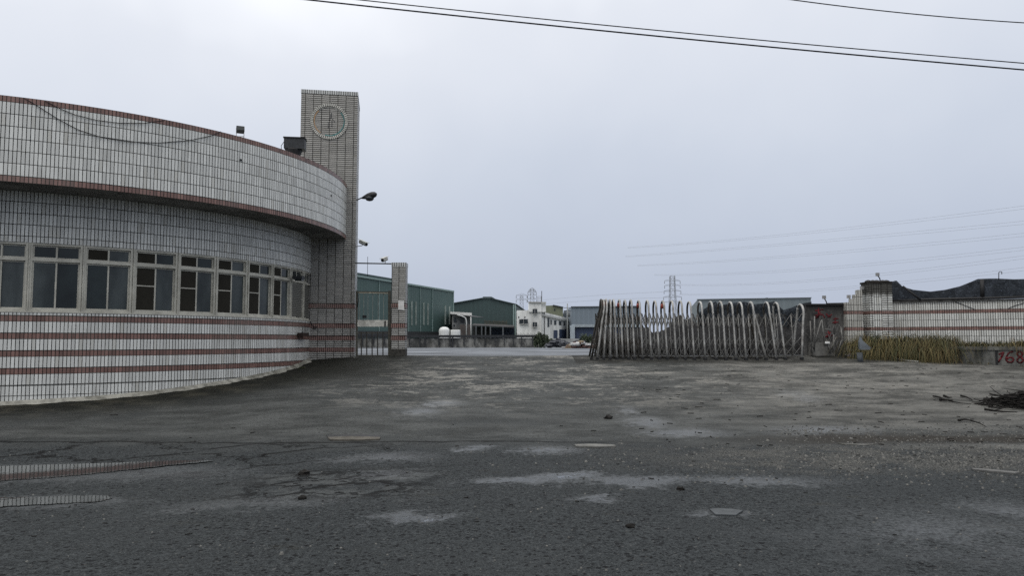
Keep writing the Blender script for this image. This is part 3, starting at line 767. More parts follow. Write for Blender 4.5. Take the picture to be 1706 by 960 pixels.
# ------------------------------------------------------------------ boundary wall on the right
BA, BB = Vector((at(1487, 540, 25.0).x, 25.0, 0)), Vector((at(1706, 540, 23.25).x, 23.25, 0))
bd = (BB - BA).normalized(); bn = Vector((bd.y, -bd.x, 0)); brz = math.atan2(bd.y, bd.x)
WTOP = 2.91
bw = thing('boundary_wall', (BA.x, BA.y, .8), 'white tiled boundary wall with two brown bands behind the dry grass', 'wall')
L0, L1 = -2.0, 26.0
c = BA + bd * ((L0 + L1) / 2) - bn * .12
m = MB(); m.box((c.x, c.y, (.3 + WTOP - .05) / 2), (L1 - L0, .24, WTOP - .05 - .3), brz); m.build('tiled_face', T_BW, bw)
m = MB(); m.box((c.x, c.y, WTOP - .025), (L1 - L0 + .04, .30, .05), brz); m.build('coping', simple('dark_coping', (.05, .05, .048), .8, var=.4), bw)
# pillar of that wall
bp = thing('boundary_pillar', (12.0, 25.0, .9), 'tiled boundary pillar with a black stained top at the end of the wall', 'pillar')
q0 = at(1450, 520, 24.9); q1 = at(1486.5, 520, 24.9); zt_ = at(1460, 469, 24.9).z
m = MB(); m.box(((q0.x + q1.x) / 2, 25.2, (.4 + zt_ - .06) / 2), (q1.x - q0.x, .6, zt_ - .06 - .4)); m.build('shaft', T_BPV, bp)
for xa, xb in ((q0.x - .012, q0.x + .10), (q1.x - .33, q1.x + .012)):
    m = MB(); m.box(((xa + xb) / 2, 25.19, (.4 + zt_ - .07) / 2), (xb - xa, .604, zt_ - .07 - .4)); m.build('corner_strip', T_BP, bp)
m = MB(); m.box(((q0.x + q1.x) / 2, 25.2, zt_ - .03), (q1.x - q0.x + .06, .66, .06)); m.build('coping', simple('black_coping', (.022, .02, .018), .9), bp)
for k in range(5):
    xk = q0.x + .08 + (q1.x - q0.x - .16) * k / 4 + random.uniform(-.04, .04); m = MB(); m.lathe([(.11, 0), (.10, .03), (.05, .055), (.01, .065)], (xk, 25.1, zt_), 10); m.build('moss_tuft', BLACK, bp)
st_ = thing('stepped_wall', (11.3, 25.1, .9), 'stepped tiled shoulder wall falling left from the stained pillar', 'wall')
m = MB()
xs_ = [at(x, 500, 25.0).x for x in (1409, 1418, 1424, 1430, 1436.8)]
for a_, b_, yy in ((0, 1, 504), (1, 2, 498), (2, 3, 491), (3, 4, 483)):
    ztop = at(1425, yy, 25.0).z; m.box(((xs_[a_] + xs_[b_]) / 2, 25.1, (.4 + ztop) / 2), (xs_[b_] - xs_[a_] - .002, .2, ztop - .4))
m.build('tiled_face', T_STEP, st_)
# black stained recess wall with red graffiti
q0 = at(1344, 550, 25.2); q1 = at(1410.5, 550, 25.2); zt_ = at(1380, 508.5, 25.2).z
gw = thing('stained_wall', (q0.x, 25.2, 1.0), 'blackened concrete wall with red scrawls at the folding gate end', 'wall')
m = MB(); m.box(((q0.x + q1.x) / 2, 25.36, (.4 + zt_) / 2), (q1.x - q0.x, .32, zt_ - .4)); 
def stainmat():
    m, nt, bs = new_mat('blackened_concrete'); P = coords(nt); X, Y, Z = sep(P)
    n1 = noise(vmul(P, (3, 1, .6)), 1.5, 5, .65); n2 = noise(P, 6, 5, .7)
    c = mix(nt, n1.step(.35, .7), (.020, .020, .020), (.085, .083, .078)); c = mix(nt, n2.step(.52, .72) * .7, c, (.15, .145, .135))
    c = mix(nt, (Z + n1 * .6).step(2.75, 3.05) * .9, c, (.008, .008, .008))
    finish(nt, bs, c, .9, bump(nt, n2, .03)); return m
STAIN = stainmat()
m.build('face', STAIN, gw)
m = MB(); m.box(((q0.x + q1.x) / 2, 25.36, zt_ + .02), (q1.x - q0.x + .02, .40, .05)); m.build('coping', BLACK, gw)
def strokes(lines, P0, n, w, mat, parent, name):
    n = Vector(n)
    for L in lines:
        m = MB(); q = [hit(x, y, P0, n) for x, y in L]
        for a, b in zip(q, q[1:]): m.tube([a, b], [w, w * random.uniform(.75, 1.1)], 6)
        for k in range(len(m.v)):                       # squash the strokes flat onto the wall
            v = Vector(m.v[k]); d_ = (v - Vector(P0)).dot(n) / n.length_squared; v = v - n * d_ * .93; m.v[k] = tuple(v)
        m.build(name, mat, parent)
strokes([[(1358, 518), (1372, 516)], [(1364, 513), (1363, 530)], [(1357, 526), (1371, 524), (1374, 530)], [(1367, 520), (1359, 531)], [(1376, 523), (1384, 529)], [(1379, 529), (1386, 524)],
         [(1388, 532), (1397, 531)], [(1392, 529), (1391, 541)], [(1387, 538), (1397, 537)], [(1375, 556), (1386, 554)], [(1380, 552), (1379, 563)], [(1374, 562), (1387, 559)], [(1384, 555), (1376, 561)]],
        (0, 25.195, 0), (0, 1, 0), .024, REDPAINT, gw, 'red_scrawl')
gm_ = thing('gate_motor', (at(1380, 590, 24.7).x, 24.7, 1.1), 'battered gate motor frame of pale bars in front of the blackened wall', 'gate motor')
m = MB()
for (a, b) in (((1357, 527), (1357, 585)), ((1368, 535), (1355, 580)), ((1369, 533), (1374, 575)), ((1389, 558), (1388, 586)), ((1401, 545), (1405, 584)), ((1374, 549), (1387, 550)), ((1377, 566), (1384, 590)), ((1393, 562), (1382, 586)), ((1350, 535), (1352, 588)), ((1404, 562), (1395, 588))):
    m.tube([at(*a, 24.72), at(*b, 24.66)], .020, 6)
for k in range(7):
    x0, x1 = 1349 + k * 8.2, 1357 + k * 8.2
    for y0, y1 in ((541, 563), (563, 586)):
        m.beam(at(x0, y0, 24.78), at(x1, y1, 24.78), .018, .012); m.beam(at(x1, y0, 24.80), at(x0, y1, 24.80), .018, .012)
m.build('frame', STEELM, gm_)
m = MB(); a_ = at(1372, 582, 24.7); m.box((a_.x, 24.85, a_.z), (.75, .3, .45), .05); m.build('housing', simple('grimy_housing', (.07, .068, .062), .7, var=.5, scale=5, dirt=(.2, .2, .19), dirt_amt=.5), gm_)
m = MB(); a_ = at(1378, 571, 24.66); m.box((a_.x, 24.66, a_.z), (.16, .05, .07), .2); m.build('plate', PAPER, gm_)
# bracket lights along the wall tops
for (px, py0, py1, dx, Y, lab) in ((1378, 508, 497, -5, 25.3, 'crooked little lamp bracket on the blackened wall'), (1419, 505, 496, -5, 25.2, 'little lamp bracket on the lowest wall step'),
                                  (1430, 492, 489, -2, 25.2, 'little lamp bracket half way up the stepped wall'), (1437, 484, 481.5, -1, 25.15, 'little lamp bracket on the top wall step'), (1467, 468, 459, -5, 25.3, 'crooked little lamp bracket on the stained pillar')):
    a_ = at(px, py0, Y); b_ = at(px + dx, py1, Y)
    lb = thing('bracket_lamp', a_, lab, 'lamp', 'little lamps along the wall tops')
    m = MB(); m.tube([a_ - Vector((0, 0, .06)), a_.lerp(b_, .5) + Vector((.02, 0, 0)), b_], .018, 6); m.build('bracket', DARKM, lb)
    m = MB(); m.box(b_ + Vector((0, 0, .03)), (.09, .09, .11), .3); m.build('lamp_head', simple('grey_lamp', (.25, .25, .25), .5), lb)
# shade net above the boundary wall
def by(px):
    d = ray(px, 500); t = (BA - EYE - bn * .02).dot(bn) / d.dot(bn); return (EYE + d * t).y + .16
rn = net('shade_net', [(1481, 471), (1487, 469.5), (1493, 467), (1504, 478), (1522, 483), (1550, 486), (1575, 483), (1600, 477), (1620, 469), (1629, 465), (1640, 464.5), (1656, 464), (1690, 465.5), (1706, 465), (1760, 467), (1860, 462)],
         [(1481, 503), (1706, 497), (1860, 493)], by, 120, .022, 'black shade net sagging between posts along the top of the tiled boundary wall', 'shade net')
m = MB(); Yp = by(1637) - .06; m.tube([at(1637, 500, Yp), at(1636, 465, Yp)], .06, 8); m.build('post', BLACK, rn)
m = MB(); m.tube([at(1504, 477, by(1504) - .1), at(1520, 489, by(1520) - .1), at(1534, 500, by(1534) - .1)], .035, 6); m.build('rope', BLACK, rn)
m = MB(); m.tube([at(x, lambda_y, by(x) - .08) for x, lambda_y in ((1487, 502), (1540, 499.5), (1600, 498), (1660, 496.5), (1740, 494))], .045, 6); m.build('hem', BLACK, rn)
m = MB(); Yp = by(1664); m.tube([at(1664, 466, Yp), at(1664, 454, Yp), at(1666, 452.5, Yp), at(1669, 453, Yp), at(1669, 457, Yp)], .012, 6); tag(m.build('hook_rod', DARKM), 'thin hooked rod sticking up above the black shade net', 'rod')
# cables lying over the boundary wall
for pts, lab in (([(1588, 502), (1602, 507), (1612, 511), (1623, 515)], 'dark cable running down across the boundary wall tiles'), ([(1680, 514), (1692, 509), (1706, 505)], 'dark cable rising across the boundary wall tiles to the frame edge')):
    m = MB(); m.tube([hit(x, y, BA + bn * .012, bn) for x, y in pts], .009, 5); tag(m.build('wall_cable', CABLE), lab, 'cable')

# ------------------------------------------------------------------ concrete ledge and dry grass
LO = 1.05
la = BA + bn * LO
def ledge_pt(px, py): return hit(px, py, la, bn)
lq0 = ledge_pt(1432, 590); lq1 = ledge_pt(1706, 590)
lw = thing('ledge_wall', (lq0.x, lq0.y, .9), 'low weathered concrete ledge with red numbers under the dry grass', 'ledge')
ltop = ledge_pt(1650, 578).z
s0 = (lq0 - la).dot(bd); s1 = 26
def ledge_box(mb, a, b, z0, z1, d0, d1):
    c = la + bd * ((a + b) / 2) + bn * ((d0 + d1) / 2); mb.box((c.x, c.y, (z0 + z1) / 2), (b - a, abs(d1 - d0), z1 - z0), brz)
def ledgemat():
    m, nt, bs = new_mat('weathered_ledge'); P = coords(nt); X, Y, Z = sep(P)
    n1 = noise(vmul(P, (2.4, 1, .7)), 1.4, 5, .65); n2 = noise(P, 5, 5, .7)
    c = mix(nt, n1.step(.35, .68), (.025, .027, .024), (.13, .13, .12)); c = mix(nt, n2.step(.5, .7) * .6, c, (.045, .043, .030)); c = mix(nt, n2.step(.62, .72) * .5, c, (.22, .22, .205))
    finish(nt, bs, c, .9, bump(nt, n2, .03)); return m
LEDGE = ledgemat()
m = MB(); ledge_box(m, s0, s1, .2, ltop - .10, -.75, 0); m.build('face', LEDGE, lw)
m = MB(); ledge_box(m, s0 - .02, s1, ltop - .10, ltop, -.75, .035); m.build('cap', simple('ledge_cap', (.12, .12, .11), .9, var=.4, scale=4, dirt=(.04, .04, .035), dirt_amt=.7), lw)
q = (ledge_pt(1660, 590) - la).dot(bd); m = MB(); ledge_box(m, q - .03, q + .03, .2, ltop - .101, -.01, .02); m.build('joint', BLACK, lw)
dig = []
dig.append([(1663, 604), (1668, 596), (1672, 587)]); dig.append([(1664, 591), (1672, 587)])
dig.append([(1688, 586), (1681, 588), (1677, 594), (1676, 600), (1680, 604), (1686, 604), (1689, 600), (1687, 596), (1681, 596), (1677, 599)])
dig.append([(1704, 588), (1698, 586), (1694, 589), (1696, 593), (1702, 596), (1705, 601), (1701, 605), (1696, 604), (1694, 600), (1698, 596), (1703, 592), (1704, 588)])
strokes(dig, la + bn * .006, bn, .028, REDPAINT, lw, 'red_number')

GRASS, nt_, bs_ = new_mat('dry_grass')
at_ = nt_.n('ShaderNodeAttribute', attribute_name='tint'); finish(nt_, bs_, V(nt_, at_.outputs['Color']), .75, spec=.2)
bs_.inputs['Subsurface Weight'].default_value = 0
m = MB(); m.col = []
pal = [(.13, .108, .046), (.095, .078, .036), (.075, .07, .034), (.17, .14, .058), (.155, .135, .058), (.105, .105, .045), (.060, .072, .030), (.21, .165, .07), (.15, .10, .045), (.038, .044, .022), (.085, .082, .04)]
def blade(p, out, ln, up, w, col):
    n = 5; side = Vector((out.y, -out.x, 0)).normalized() * w; v = (out * random.uniform(.35, .9) + Vector((0, 0, up))).normalized(); q = p.copy(); base = len(m.v)
    for i in range(n + 1):
        k = 1 - i / n * .92
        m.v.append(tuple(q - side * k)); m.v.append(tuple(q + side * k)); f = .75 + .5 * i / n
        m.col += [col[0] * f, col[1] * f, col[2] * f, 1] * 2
        q = q + v * (ln / n); v = (v + Vector((random.gauss(0, .12), 0, -.62 - .35 * random.random()))).normalized()
    for i in range(n):
        a = base + 2 * i; m.f.append([a, a + 1, a + 3, a + 2]); m.uv.append([(0, 0)] * 4); m.sm.append(True)
sL = (ledge_pt(1425, 590) - la).dot(bd); sM = (ledge_pt(1592, 590) - la).dot(bd); sR = 14.0
def clump(s, depth, n, ln, z, spread=.16, upr=(.3, 1.3)):
    c0 = random.choice(pal)
    for _ in range(n):
        p = la + bd * (s + random.gauss(0, spread)) - bn * (depth + random.gauss(0, .08)); p.z = z + random.uniform(-.03, .05)
        a = random.gauss(0, .8); out = (bn * math.cos(a) + bd * math.sin(a))
        c = random.choice(pal) if random.random() < .45 else c0; f = random.uniform(.42, .88)
        blade(p, out, ln * random.uniform(.6, 1.15), random.uniform(*upr), random.uniform(.004, .0085), tuple(x * f for x in c))
s = sL
while s < sR:
    left = s < sM
    for dpt in (-.06, .12, .32, .55):
        h_ = .5 + .25 * math.sin(s * 2.1) + .2 * math.sin(s * 5.3 + 1)
        if left: clump(s, dpt, 34, random.uniform(.85, 1.35), ltop - .02 + (0 if dpt > 0 else -.25), upr=(.7, 2.6) if dpt > .2 else (.3, 1.2))
        elif dpt > -.01 and random.random() < .30 + .45 * h_ and dpt > 0: clump(s, dpt + .08, 30, random.uniform(.5, .85) * (.55 + .5 * h_), ltop, upr=(.7, 2.0))
    if left:
        for zz in (-.25, -.45): clump(s, -.10, 14, random.uniform(.4, .6), ltop + zz, upr=(.1, .8))
    elif random.random() < .25: 
        g_ = la + bd * s; clump(s, -.12, 9, random.uniform(.15, .35), gz(g_.x, g_.y - .1), .1)
    s += .13
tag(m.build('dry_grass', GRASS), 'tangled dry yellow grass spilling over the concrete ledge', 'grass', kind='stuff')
# small things at the foot of the ledge
def gpt(px, py): return onground(px, py)
m = MB(); m.tube([gpt(x, y) + Vector((0, 0, .03)) for x, y in ((1438, 594), (1446, 597), (1456, 596.5), (1468, 598), (1480, 597.5), (1494, 600), (1512, 603), (1530, 604.5))], .026, 7); tag(m.build('hose', PALECON), 'pale hose lying along the foot of the dry grass', 'hose')
a_ = gpt(1434, 603); ct = at(1434, 561, a_.y)
cv = thing('sheet_marker', a_, 'grey pointed sheet metal marker leaning at the grass edge', 'marker')
m = MB(); m.tube([a_ - Vector((0, 0, .1)), Vector((a_.x - .03, a_.y, ct.z - .5))], .09, 8); m.build('post', simple('dark_grey_post', (.06, .068, .075), .7, var=.3), cv)
q_ = [at(x, y, a_.y) for x, y in ((1433, 561), (1436, 568), (1450, 580), (1447, 583), (1432, 583), (1431, 570))]
m = MB(); m.prism([p + Vector((0, -.06, 0)) for p in q_], (0, .12, 0)); m.build('pointed_plate', simple('grey_sheet', (.11, .125, .14), .6, var=.3, scale=3), cv)
a_ = gpt(1419, 595)
def lump(c, sx, sy, sz, mat, name, seed=0, n=2):
    bm = bmesh.new(); bmesh.ops.create_icosphere(bm, subdivisions=n, radius=1); rr = random.Random(seed)
    for v in bm.verts:
        f = 1 + rr.uniform(-.28, .28); v.co = Vector((v.co.x * sx * f, v.co.y * sy * f, max(v.co.z, -.25) * sz * f)) + Vector(c)
    me = bpy.data.meshes.new(name); bm.to_mesh(me); bm.free(); me.materials.append(mat)
    o = bpy.data.objects.new(name, me); COL.objects.link(o); return o
tag(lump(a_ + Vector((0, 0, .03)), .12, .1, .09, simple('blue_plastic', (.05, .07, .22), .5), 'plastic_bag', 3), 'crumpled blue plastic bag by the blackened wall foot', 'bag')

# ------------------------------------------------------------------ litter on the ground
WOODB = simple('charred_wood', (.014, .013, .012), .9, var=.5, scale=12)
def branch(pts, r, label, par=None):
    m = MB(); m.tube(pts, [r * (1 - .7 * i / (len(pts) - 1)) for i in range(len(pts))], 6)
    if par is not None: return m.build('stick', WOODB, par)
    return tag(m.build('branch', WOODB), label, 'branch', 'blackened branches on the ramp')
pc = gpt(1712, 680)
pile = thing('branch_pile', pc, 'dark pile of charred branches at the right edge of the ramp', 'branch pile')
rr = random.Random(5)
for k in range(240):
    a = rr.gauss(0, .75) + (math.pi if rr.random() < .5 else 0); c = pc + Vector((rr.gauss(.10, .36), rr.gauss(.2, .34), 0)); l = rr.uniform(.2, .75); e = rr.gauss(0, .12)
    hmax = .34 * max(0, 1 - (abs(c.x - pc.x - .15) / .8) ** 1.3) * max(0, 1 - (abs(c.y - pc.y - .2) / .8) ** 1.5); h0 = rr.random() * hmax + .015
    d_ = Vector((math.cos(a), math.sin(a) * .7, e)); pts = []
    for i in range(6):
        t = i / 5 - .5; p = c + d_ * l * t + Vector((rr.uniform(-.025, .025), rr.uniform(-.025, .025), rr.uniform(-.02, .03))); p.z = max(gz(p.x, p.y) + .010, gz(p.x, p.y) + h0 + d_.z * l * t); pts.append(p)
    branch(pts, rr.uniform(.006, .021), None, pile)
def gbranch(pix, r, label):
    pts = [gpt(x, y) + Vector((0, 0, r + rr.uniform(0, .03))) for x, y in pix]; branch(pts, r, label)
gbranch([(1555, 663), (1566, 666), (1575, 669), (1590, 672), (1604, 675), (1618, 677)], .022, 'long thin black branch lying apart left of the pile')
gbranch([(1572, 664), (1580, 665), (1586, 666)], .03, 'short thick stub lying left of the branch pile')
gbranch([(1566, 669), (1575, 670.5), (1588, 672)], .035, 'thick charred stub under the long thin branch')
gbranch([(1601, 663), (1610, 665), (1617, 668), (1621, 671)], .025, 'short hooked twig between the stubs and the pile')
gbranch([(1639, 669), (1655, 671), (1675, 672), (1700, 671)], .028, 'long straight branch leading into the pile')
gbranch([(1635, 677), (1645, 678), (1656, 676)], .022, 'short stick in front of the straight branch')
gbranch([(1640, 687), (1655, 688), (1672, 689), (1695, 692)], .03, 'low branch along the front edge of the pile')
pts = [at(1649, 643.5, 16.0), at(1657, 652, 15.9), at(1668, 659, 15.8), at(1680, 662, 15.7), at(1695, 663, 15.6)]
for p in pts: p.z = max(p.z, gz(p.x, p.y) + .03)
branch(pts[::-1], .016, 'bent twig arching up out of the branch pile')
gbranch([(1597, 705), (1607, 703), (1618, 705), (1632, 710), (1643, 714)], .022, 'lone crooked branch lying nearest the road')
def slab(pix, th, mat, name, label, cat, lift=0.0, group=None):
    q = [gpt(x, y) + Vector((0, 0, lift + .002)) for x, y in pix]; m = MB(); m.prism(q[::-1], (0, 0, th)); return tag(m.build(name, mat), label, cat, group)
slab([(957, 743), (990, 742), (1024, 744), (1026, 745.5), (992, 747.2), (960, 745.5)], .02, OLDCON, 'broken_slab', 'pale broken concrete sliver lying flat in the middle of the paving', 'concrete piece')
slab([(546, 731), (585, 729.5), (634, 731), (632, 734), (590, 735.5), (550, 735)], .022, simple('pale_plank', (.075, .07, .06), .85, var=.3), 'plank', 'weathered pale plank lying in a dark gap at the ramp edge', 'plank')
slab([(543, 726), (590, 724.5), (630, 726.5), (632, 729.5), (585, 728.5), (546, 730)], .006, BLACK, 'gap_shade_sheet', 'thin black sheet standing for the shade in a paving gap behind the pale plank', 'gap')  # flat black sheet painted in place of the shade inside the gap
slab([(1618, 783), (1650, 785), (1700, 790), (1690, 791.5), (1650, 788), (1622, 785)], .02, simple('grey_strip', (.095, .095, .092), .8, var=.2), 'strip', 'pale grey strip lying on the gravel at the right', 'strip')
slab([(1395, 740), (1425, 741.5), (1458, 742), (1440, 743.2), (1405, 741.8)], .012, OLDCON, 'broken_slab', 'thin pale concrete sliver beside the muddy groove', 'concrete piece')
slab([(1182, 851), (1196, 850), (1238, 853), (1226, 861), (1192, 860)], .012, simple('flat_grey_stone', (.06, .066, .07), .7, var=.25), 'flat_stone', 'flat grey stone flake on the asphalt nearest the camera', 'stone')
for px, py, s_, lab in ((1014, 698, .07, 'dark lump of dung like earth in the middle of the ramp'), (507, 791, .055, 'dark clod on the asphalt beside the cracks'), (1133, 817, .035, 'small dark clod right of the wet patch'), (1050, 879, .03, 'small dark clod on the bare asphalt near the camera'), (503, 832, .035, 'small dark clod left of the wet puddle')):
    p = gpt(px, py); tag(lump(p + Vector((0, 0, s_ * .25)), s_ * 1.3, s_, s_ * .8, WOODB, 'clod', px), lab, 'clod', 'dark clods on the paving')
# loose gravel
m = MB(); rg = random.Random(11)
def stone(p, s):
    n = 5; b = len(m.v); hgt = s * rg.uniform(.5, .9)
    for k in range(n): a = 6.283 * k / n + rg.uniform(-.3, .3); m.v.append((p.x + s * math.cos(a) * rg.uniform(.7, 1.2), p.y + s * math.sin(a) * rg.uniform(.6, 1), p.z - .003))
    for k in range(n): v = m.v[b + k]; m.v.append((p.x + (v[0] - p.x) * .6, p.y + (v[1] - p.y) * .6, p.z + hgt * rg.uniform(.8, 1)))
    for k in range(n): k2 = (k + 1) % n; m.f.append([b + k, b + k2, b + n + k2, b + n + k]); m.uv.append([(0, 0)] * 4); m.sm.append(False)
    m.f.append([b + n + k for k in range(n)]); m.uv.append([(0, 0)] * n); m.sm.append(False)
for _ in range(3600):
    zone = rg.random()
    if zone < .62: px, py = 1720 - abs(rg.gauss(0, 330)), rg.gauss(762, 19)
    elif zone < .90: px, py = rg.uniform(1300, 1720), rg.gauss(722, 9)
    else: px, py = rg.uniform(-10, 1716), rg.uniform(700, 955)
    if py < 690 or py > 958: continue
    p = onground(px, py); sz = rg.uniform(.006, .020) * (1 if zone < .8 else .75)
    if rg.random() < .03: sz *= 1.8
    stone(p, sz)
GRAV, nt_, bs_ = new_mat('loose_gravel')
r_ = V(nt_, nt_.n('ShaderNodeNewGeometry').outputs['Random Per Island']); cr = mix(nt_, r_.step(0, 1), (.020, .021, .020), (.15, .147, .135))
finish(nt_, bs_, cr, .9)
tag(m.build('gravel', GRAV), kind='stuff')

# ------------------------------------------------------------------ puddles: flat water lying in the hollows
def puddle(outline, mat, seed, wob=.06, dz=.006):
    q = [gpt(x, y) for x, y in outline]; r0 = random.Random(seed); n = len(q); P_ = []
    for i in range(n):
        a, b = q[i], q[(i + 1) % n]; pa, pb = q[i - 1], q[(i + 2) % n]
        for k in range(8):
            t = k / 8; t2, t3 = t * t, t * t * t
            p = .5 * ((2 * a) + (b - pa) * t + (2 * pa - 5 * a + 4 * b - pb) * t2 + (3 * a - pa - 3 * b + pb) * t3)
            P_.append(Vector((p.x + r0.uniform(-wob, wob), p.y + r0.uniform(-wob, wob) * .5, 0)))
    c = sum(P_, Vector()) / len(P_); zz = max(gz(p.x, p.y) for p in P_) + dz
    bm = bmesh.new(); vs = [bm.verts.new((p.x, p.y, zz)) for p in P_]; f = bm.faces.new(vs); bmesh.ops.triangulate(bm, faces=[f])
    bmesh.ops.recalc_face_normals(bm, faces=bm.faces)
    for f in bm.faces:
        if f.normal.z < 0: f.normal_flip()
    me = bpy.data.meshes.new('puddle'); bm.to_mesh(me); bm.free(); me.materials.append(mat)
    o = bpy.data.objects.new('puddle', me); COL.objects.link(o); return tag(o, kind='structure')
puddle([(-60, 780), (0, 778), (90, 775), (200, 772), (290, 769), (352, 770), (300, 776), (210, 785), (120, 794), (40, 800), (-60, 804)], WATER_M, 1, .03)
puddle([(-60, 834), (0, 831), (80, 829), (150, 827), (182, 829), (170, 836), (100, 841), (20, 845), (-60, 848)], WATER_M, 2, .03)
# ------------------------------------------------------------------ far side of the yard
def corr(name, c, period=.8, depth=.25, dirt=None, seams=0):
    m, nt, bs = new_mat(name); U, Z, _ = sep(coords(nt, 'UV')); P = coords(nt)
    w_ = ((U / period).mod(1.0) - .5).abs() * 2
    n1 = noise(vmul(P, (.3, .3, .06)), 1.0, 5, .6)
    col = mix(nt, w_.step(.2, .5) * depth, c, tuple(x * .6 for x in c))
    col = mix(nt, n1.step(.45, .75) * .4, col, dirt or tuple(x * .6 + .01 for x in c))
    finish(nt, bs, col, .6, bump(nt, w_, .05, .6)); return m
GREEN = corr('green_sheeting', (.046, .088, .082), 1.0); GREEN2 = corr('dark_green_sheeting', (.030, .056, .056), 1.2)
TRIM = simple('pale_green_trim', (.20, .27, .26), .6)
LOUV = simple('pale_louvre', (.24, .28, .26), .6, scale=1)
ROOFG = simple('grey_green_roof', (.075, .10, .105), .6, scale=.3)
GLASSD = simple('dim_window', (.020, .026, .032), .3, var=.4, scale=1)
BLUEGREY = corr('blue_grey_sheeting', (.155, .19, .225), 1.4, .2)  # blue-grey of the shed's upper wall
NAVY = corr('navy_sheeting', (.030, .048, .095), 1.2, .3)
WHITEW = simple('stained_white_render', (.68, .69, .68), .85, var=.08, scale=.6, dirt=(.28, .28, .27), dirt_amt=.6, stretch=(1.5, 1.5, .5))

# big green warehouse, its long side running away from the tower
wa, wb = at(588, 500, 135), at(755, 500, 181)
wh = thing('green_warehouse', (wb.x, wb.y, .4), 'long green sheet metal warehouse with pairs of tall louvres beside the tower', 'warehouse')
def wz_(px, py):
    t = (px - 588) / (755 - 588); # perspective-correct position along the wall
    n = Vector(((wb - wa).y, -(wb - wa).x, 0)); return hit(px, py, wa, n)
wn = Vector(((wb - wa).y, -(wb - wa).x, 0)).normalized()
wd = Vector((wb.x - wa.x, wb.y - wa.y, 0)).normalized()
ext = wa - wd * 30
tl, tr = wz_(588, 460), wz_(755, 486.5)
tl2 = tl + (tl - tr).normalized() * 30
m = MB(); m.prism([Vector((tl2.x, tl2.y, 0)), Vector((tr.x, tr.y, 0)), tr, tl, tl2], -wn * 40)
m.build('wall', GREEN, wh)
m = MB(); P_ = wa - wn * 9
rv = [hit(x, y, P_, Vector((wn.x, wn.y, 0))) for x, y in ((540, 445), (588, 453), (656, 464.5), (656, 470), (540, 464))]
m.prism(rv, -wn * 8); m.build('roof_vent', GREEN2, wh)
m = MB(); m.beam(tl2 + wn * .1 + Vector((0, 0, .1)), tr + wn * .1 + Vector((0, 0, .1)), .35, .35); m.build('gutter', TRIM, wh)
m = MB(); m.beam(Vector((tr.x, tr.y, .3)) + wn * .1, tr + wn * .1, .22); m.build('corner_trim', TRIM, wh)
for px in (631, 680, 700, 720): m = MB(); m.beam(wz_(px, 575) + wn * .1, wz_(px, 459 + (px - 588) * .158) + wn * .1, .16); m.build('downpipe', TRIM, wh)
for px in (685, 692, 705, 712, 741, 748):
    m = MB(); y0 = 502 + (px - 685) * .13; a_, b_ = wz_(px, y0), wz_(px, 542 - (px - 685) * .02); m.beam(a_ + wn * .06, b_ + wn * .06, .50, .12); m.build('louvre', LOUV, wh)
m = MB(); m.beam(wz_(590, 556) + wn * .5, wz_(752, 556.5) + wn * .5, .5, .9); m.build('plinth', DARKM, wh)

# second warehouse with a gable towards us
D2 = 205
gw2 = thing('gable_warehouse', at(810, 562, D2), 'dark green gabled warehouse with a ridge vent in the middle distance', 'warehouse')
poly = [at(x, y, D2) for x, y in ((752, 566), (859, 566), (859, 507.5), (818, 497.5), (803, 497.5), (756, 505.5))]
off = at(881.5, 506, 275) - at(859, 507.5, D2); off.z = 0
m = MB(); m.prism(poly, off); m.build('wall', GREEN2, gw2)
for a, b in (((756, 505), (803, 497)), ((818, 497), (860, 507))): pass
m = MB(); 
rp_ = [at(753, 505.4, D2), at(803.5, 496.6, D2), at(803.5, 497.5, D2), at(753, 506.4, D2)]; m.prism([p + Vector((0, -.5, .05)) for p in rp_], off + Vector((0, 1, 0)))
rp_ = [at(817, 496.6, D2), at(861, 507.2, D2), at(861, 508.3, D2), at(817, 497.6, D2)]; m.prism([p + Vector((0, -.6, .05)) for p in rp_], off + Vector((0, 1, 0)))
m.build('roof', ROOFG, gw2)
m = MB(); m.prism([p + Vector((0, -.3, 0)) for p in (at(803.5, 498, D2), at(817.5, 498, D2), at(819, 494.6, D2), at(804.5, 494.6, D2))], off); m.build('roof_vent', ROOFG, gw2)
for px in (855.5, 858.5): m = MB(); m.beam(at(px, 563, D2 - .4), at(px, 508, D2 - .4), .32); m.build('downpipe', TRIM, gw2)
# open lean-to before the gable
lt_ = thing('open_shed', at(820, 562, 185), 'dark open sided lean-to shed before the gabled warehouse', 'shed')
m = MB(); m.prism([at(786, 541.5, 190), at(857, 544.5, 190), at(857, 546.5, 190), at(786, 543, 190)], (0, 12, .6)); m.build('roof', simple('rusty_roof', (.06, .06, .062), .8, scale=.4), lt_)
m = MB(); m.prism([at(818, 546, 200), at(857, 546, 200), at(857, 566, 200), at(818, 566, 200)], (0, .3, 0)); m.build('back_wall', NAVY, lt_)
m = MB(); m.prism([at(787, 544, 201), at(818, 545, 201), at(818, 566, 201), at(787, 566, 201)], (0, .3, 0)); m.build('side_wall', DARKM, lt_)
for px in (793, 802.5, 809, 817, 838): m = MB(); m.beam(at(px, 543.5, 189), at(px, 566, 189), .3); m.build('post', simple('grey_post', (.10, .11, .12), .7), lt_)
m = MB()
for k in range(16): m.beam(at(808 + k * 2.4, 534 + (k % 3) * .8, 203), at(808 + k * 2.4, 541, 203), .25, .1)
m.beam(at(806, 535, 203), at(847, 538, 203), .3, .1); m.beam(at(806, 540, 203), at(847, 541, 203), .3, .1)
m.build('faded_board_row', simple('faded_brown_boards', (.075, .075, .062), .8), lt_)
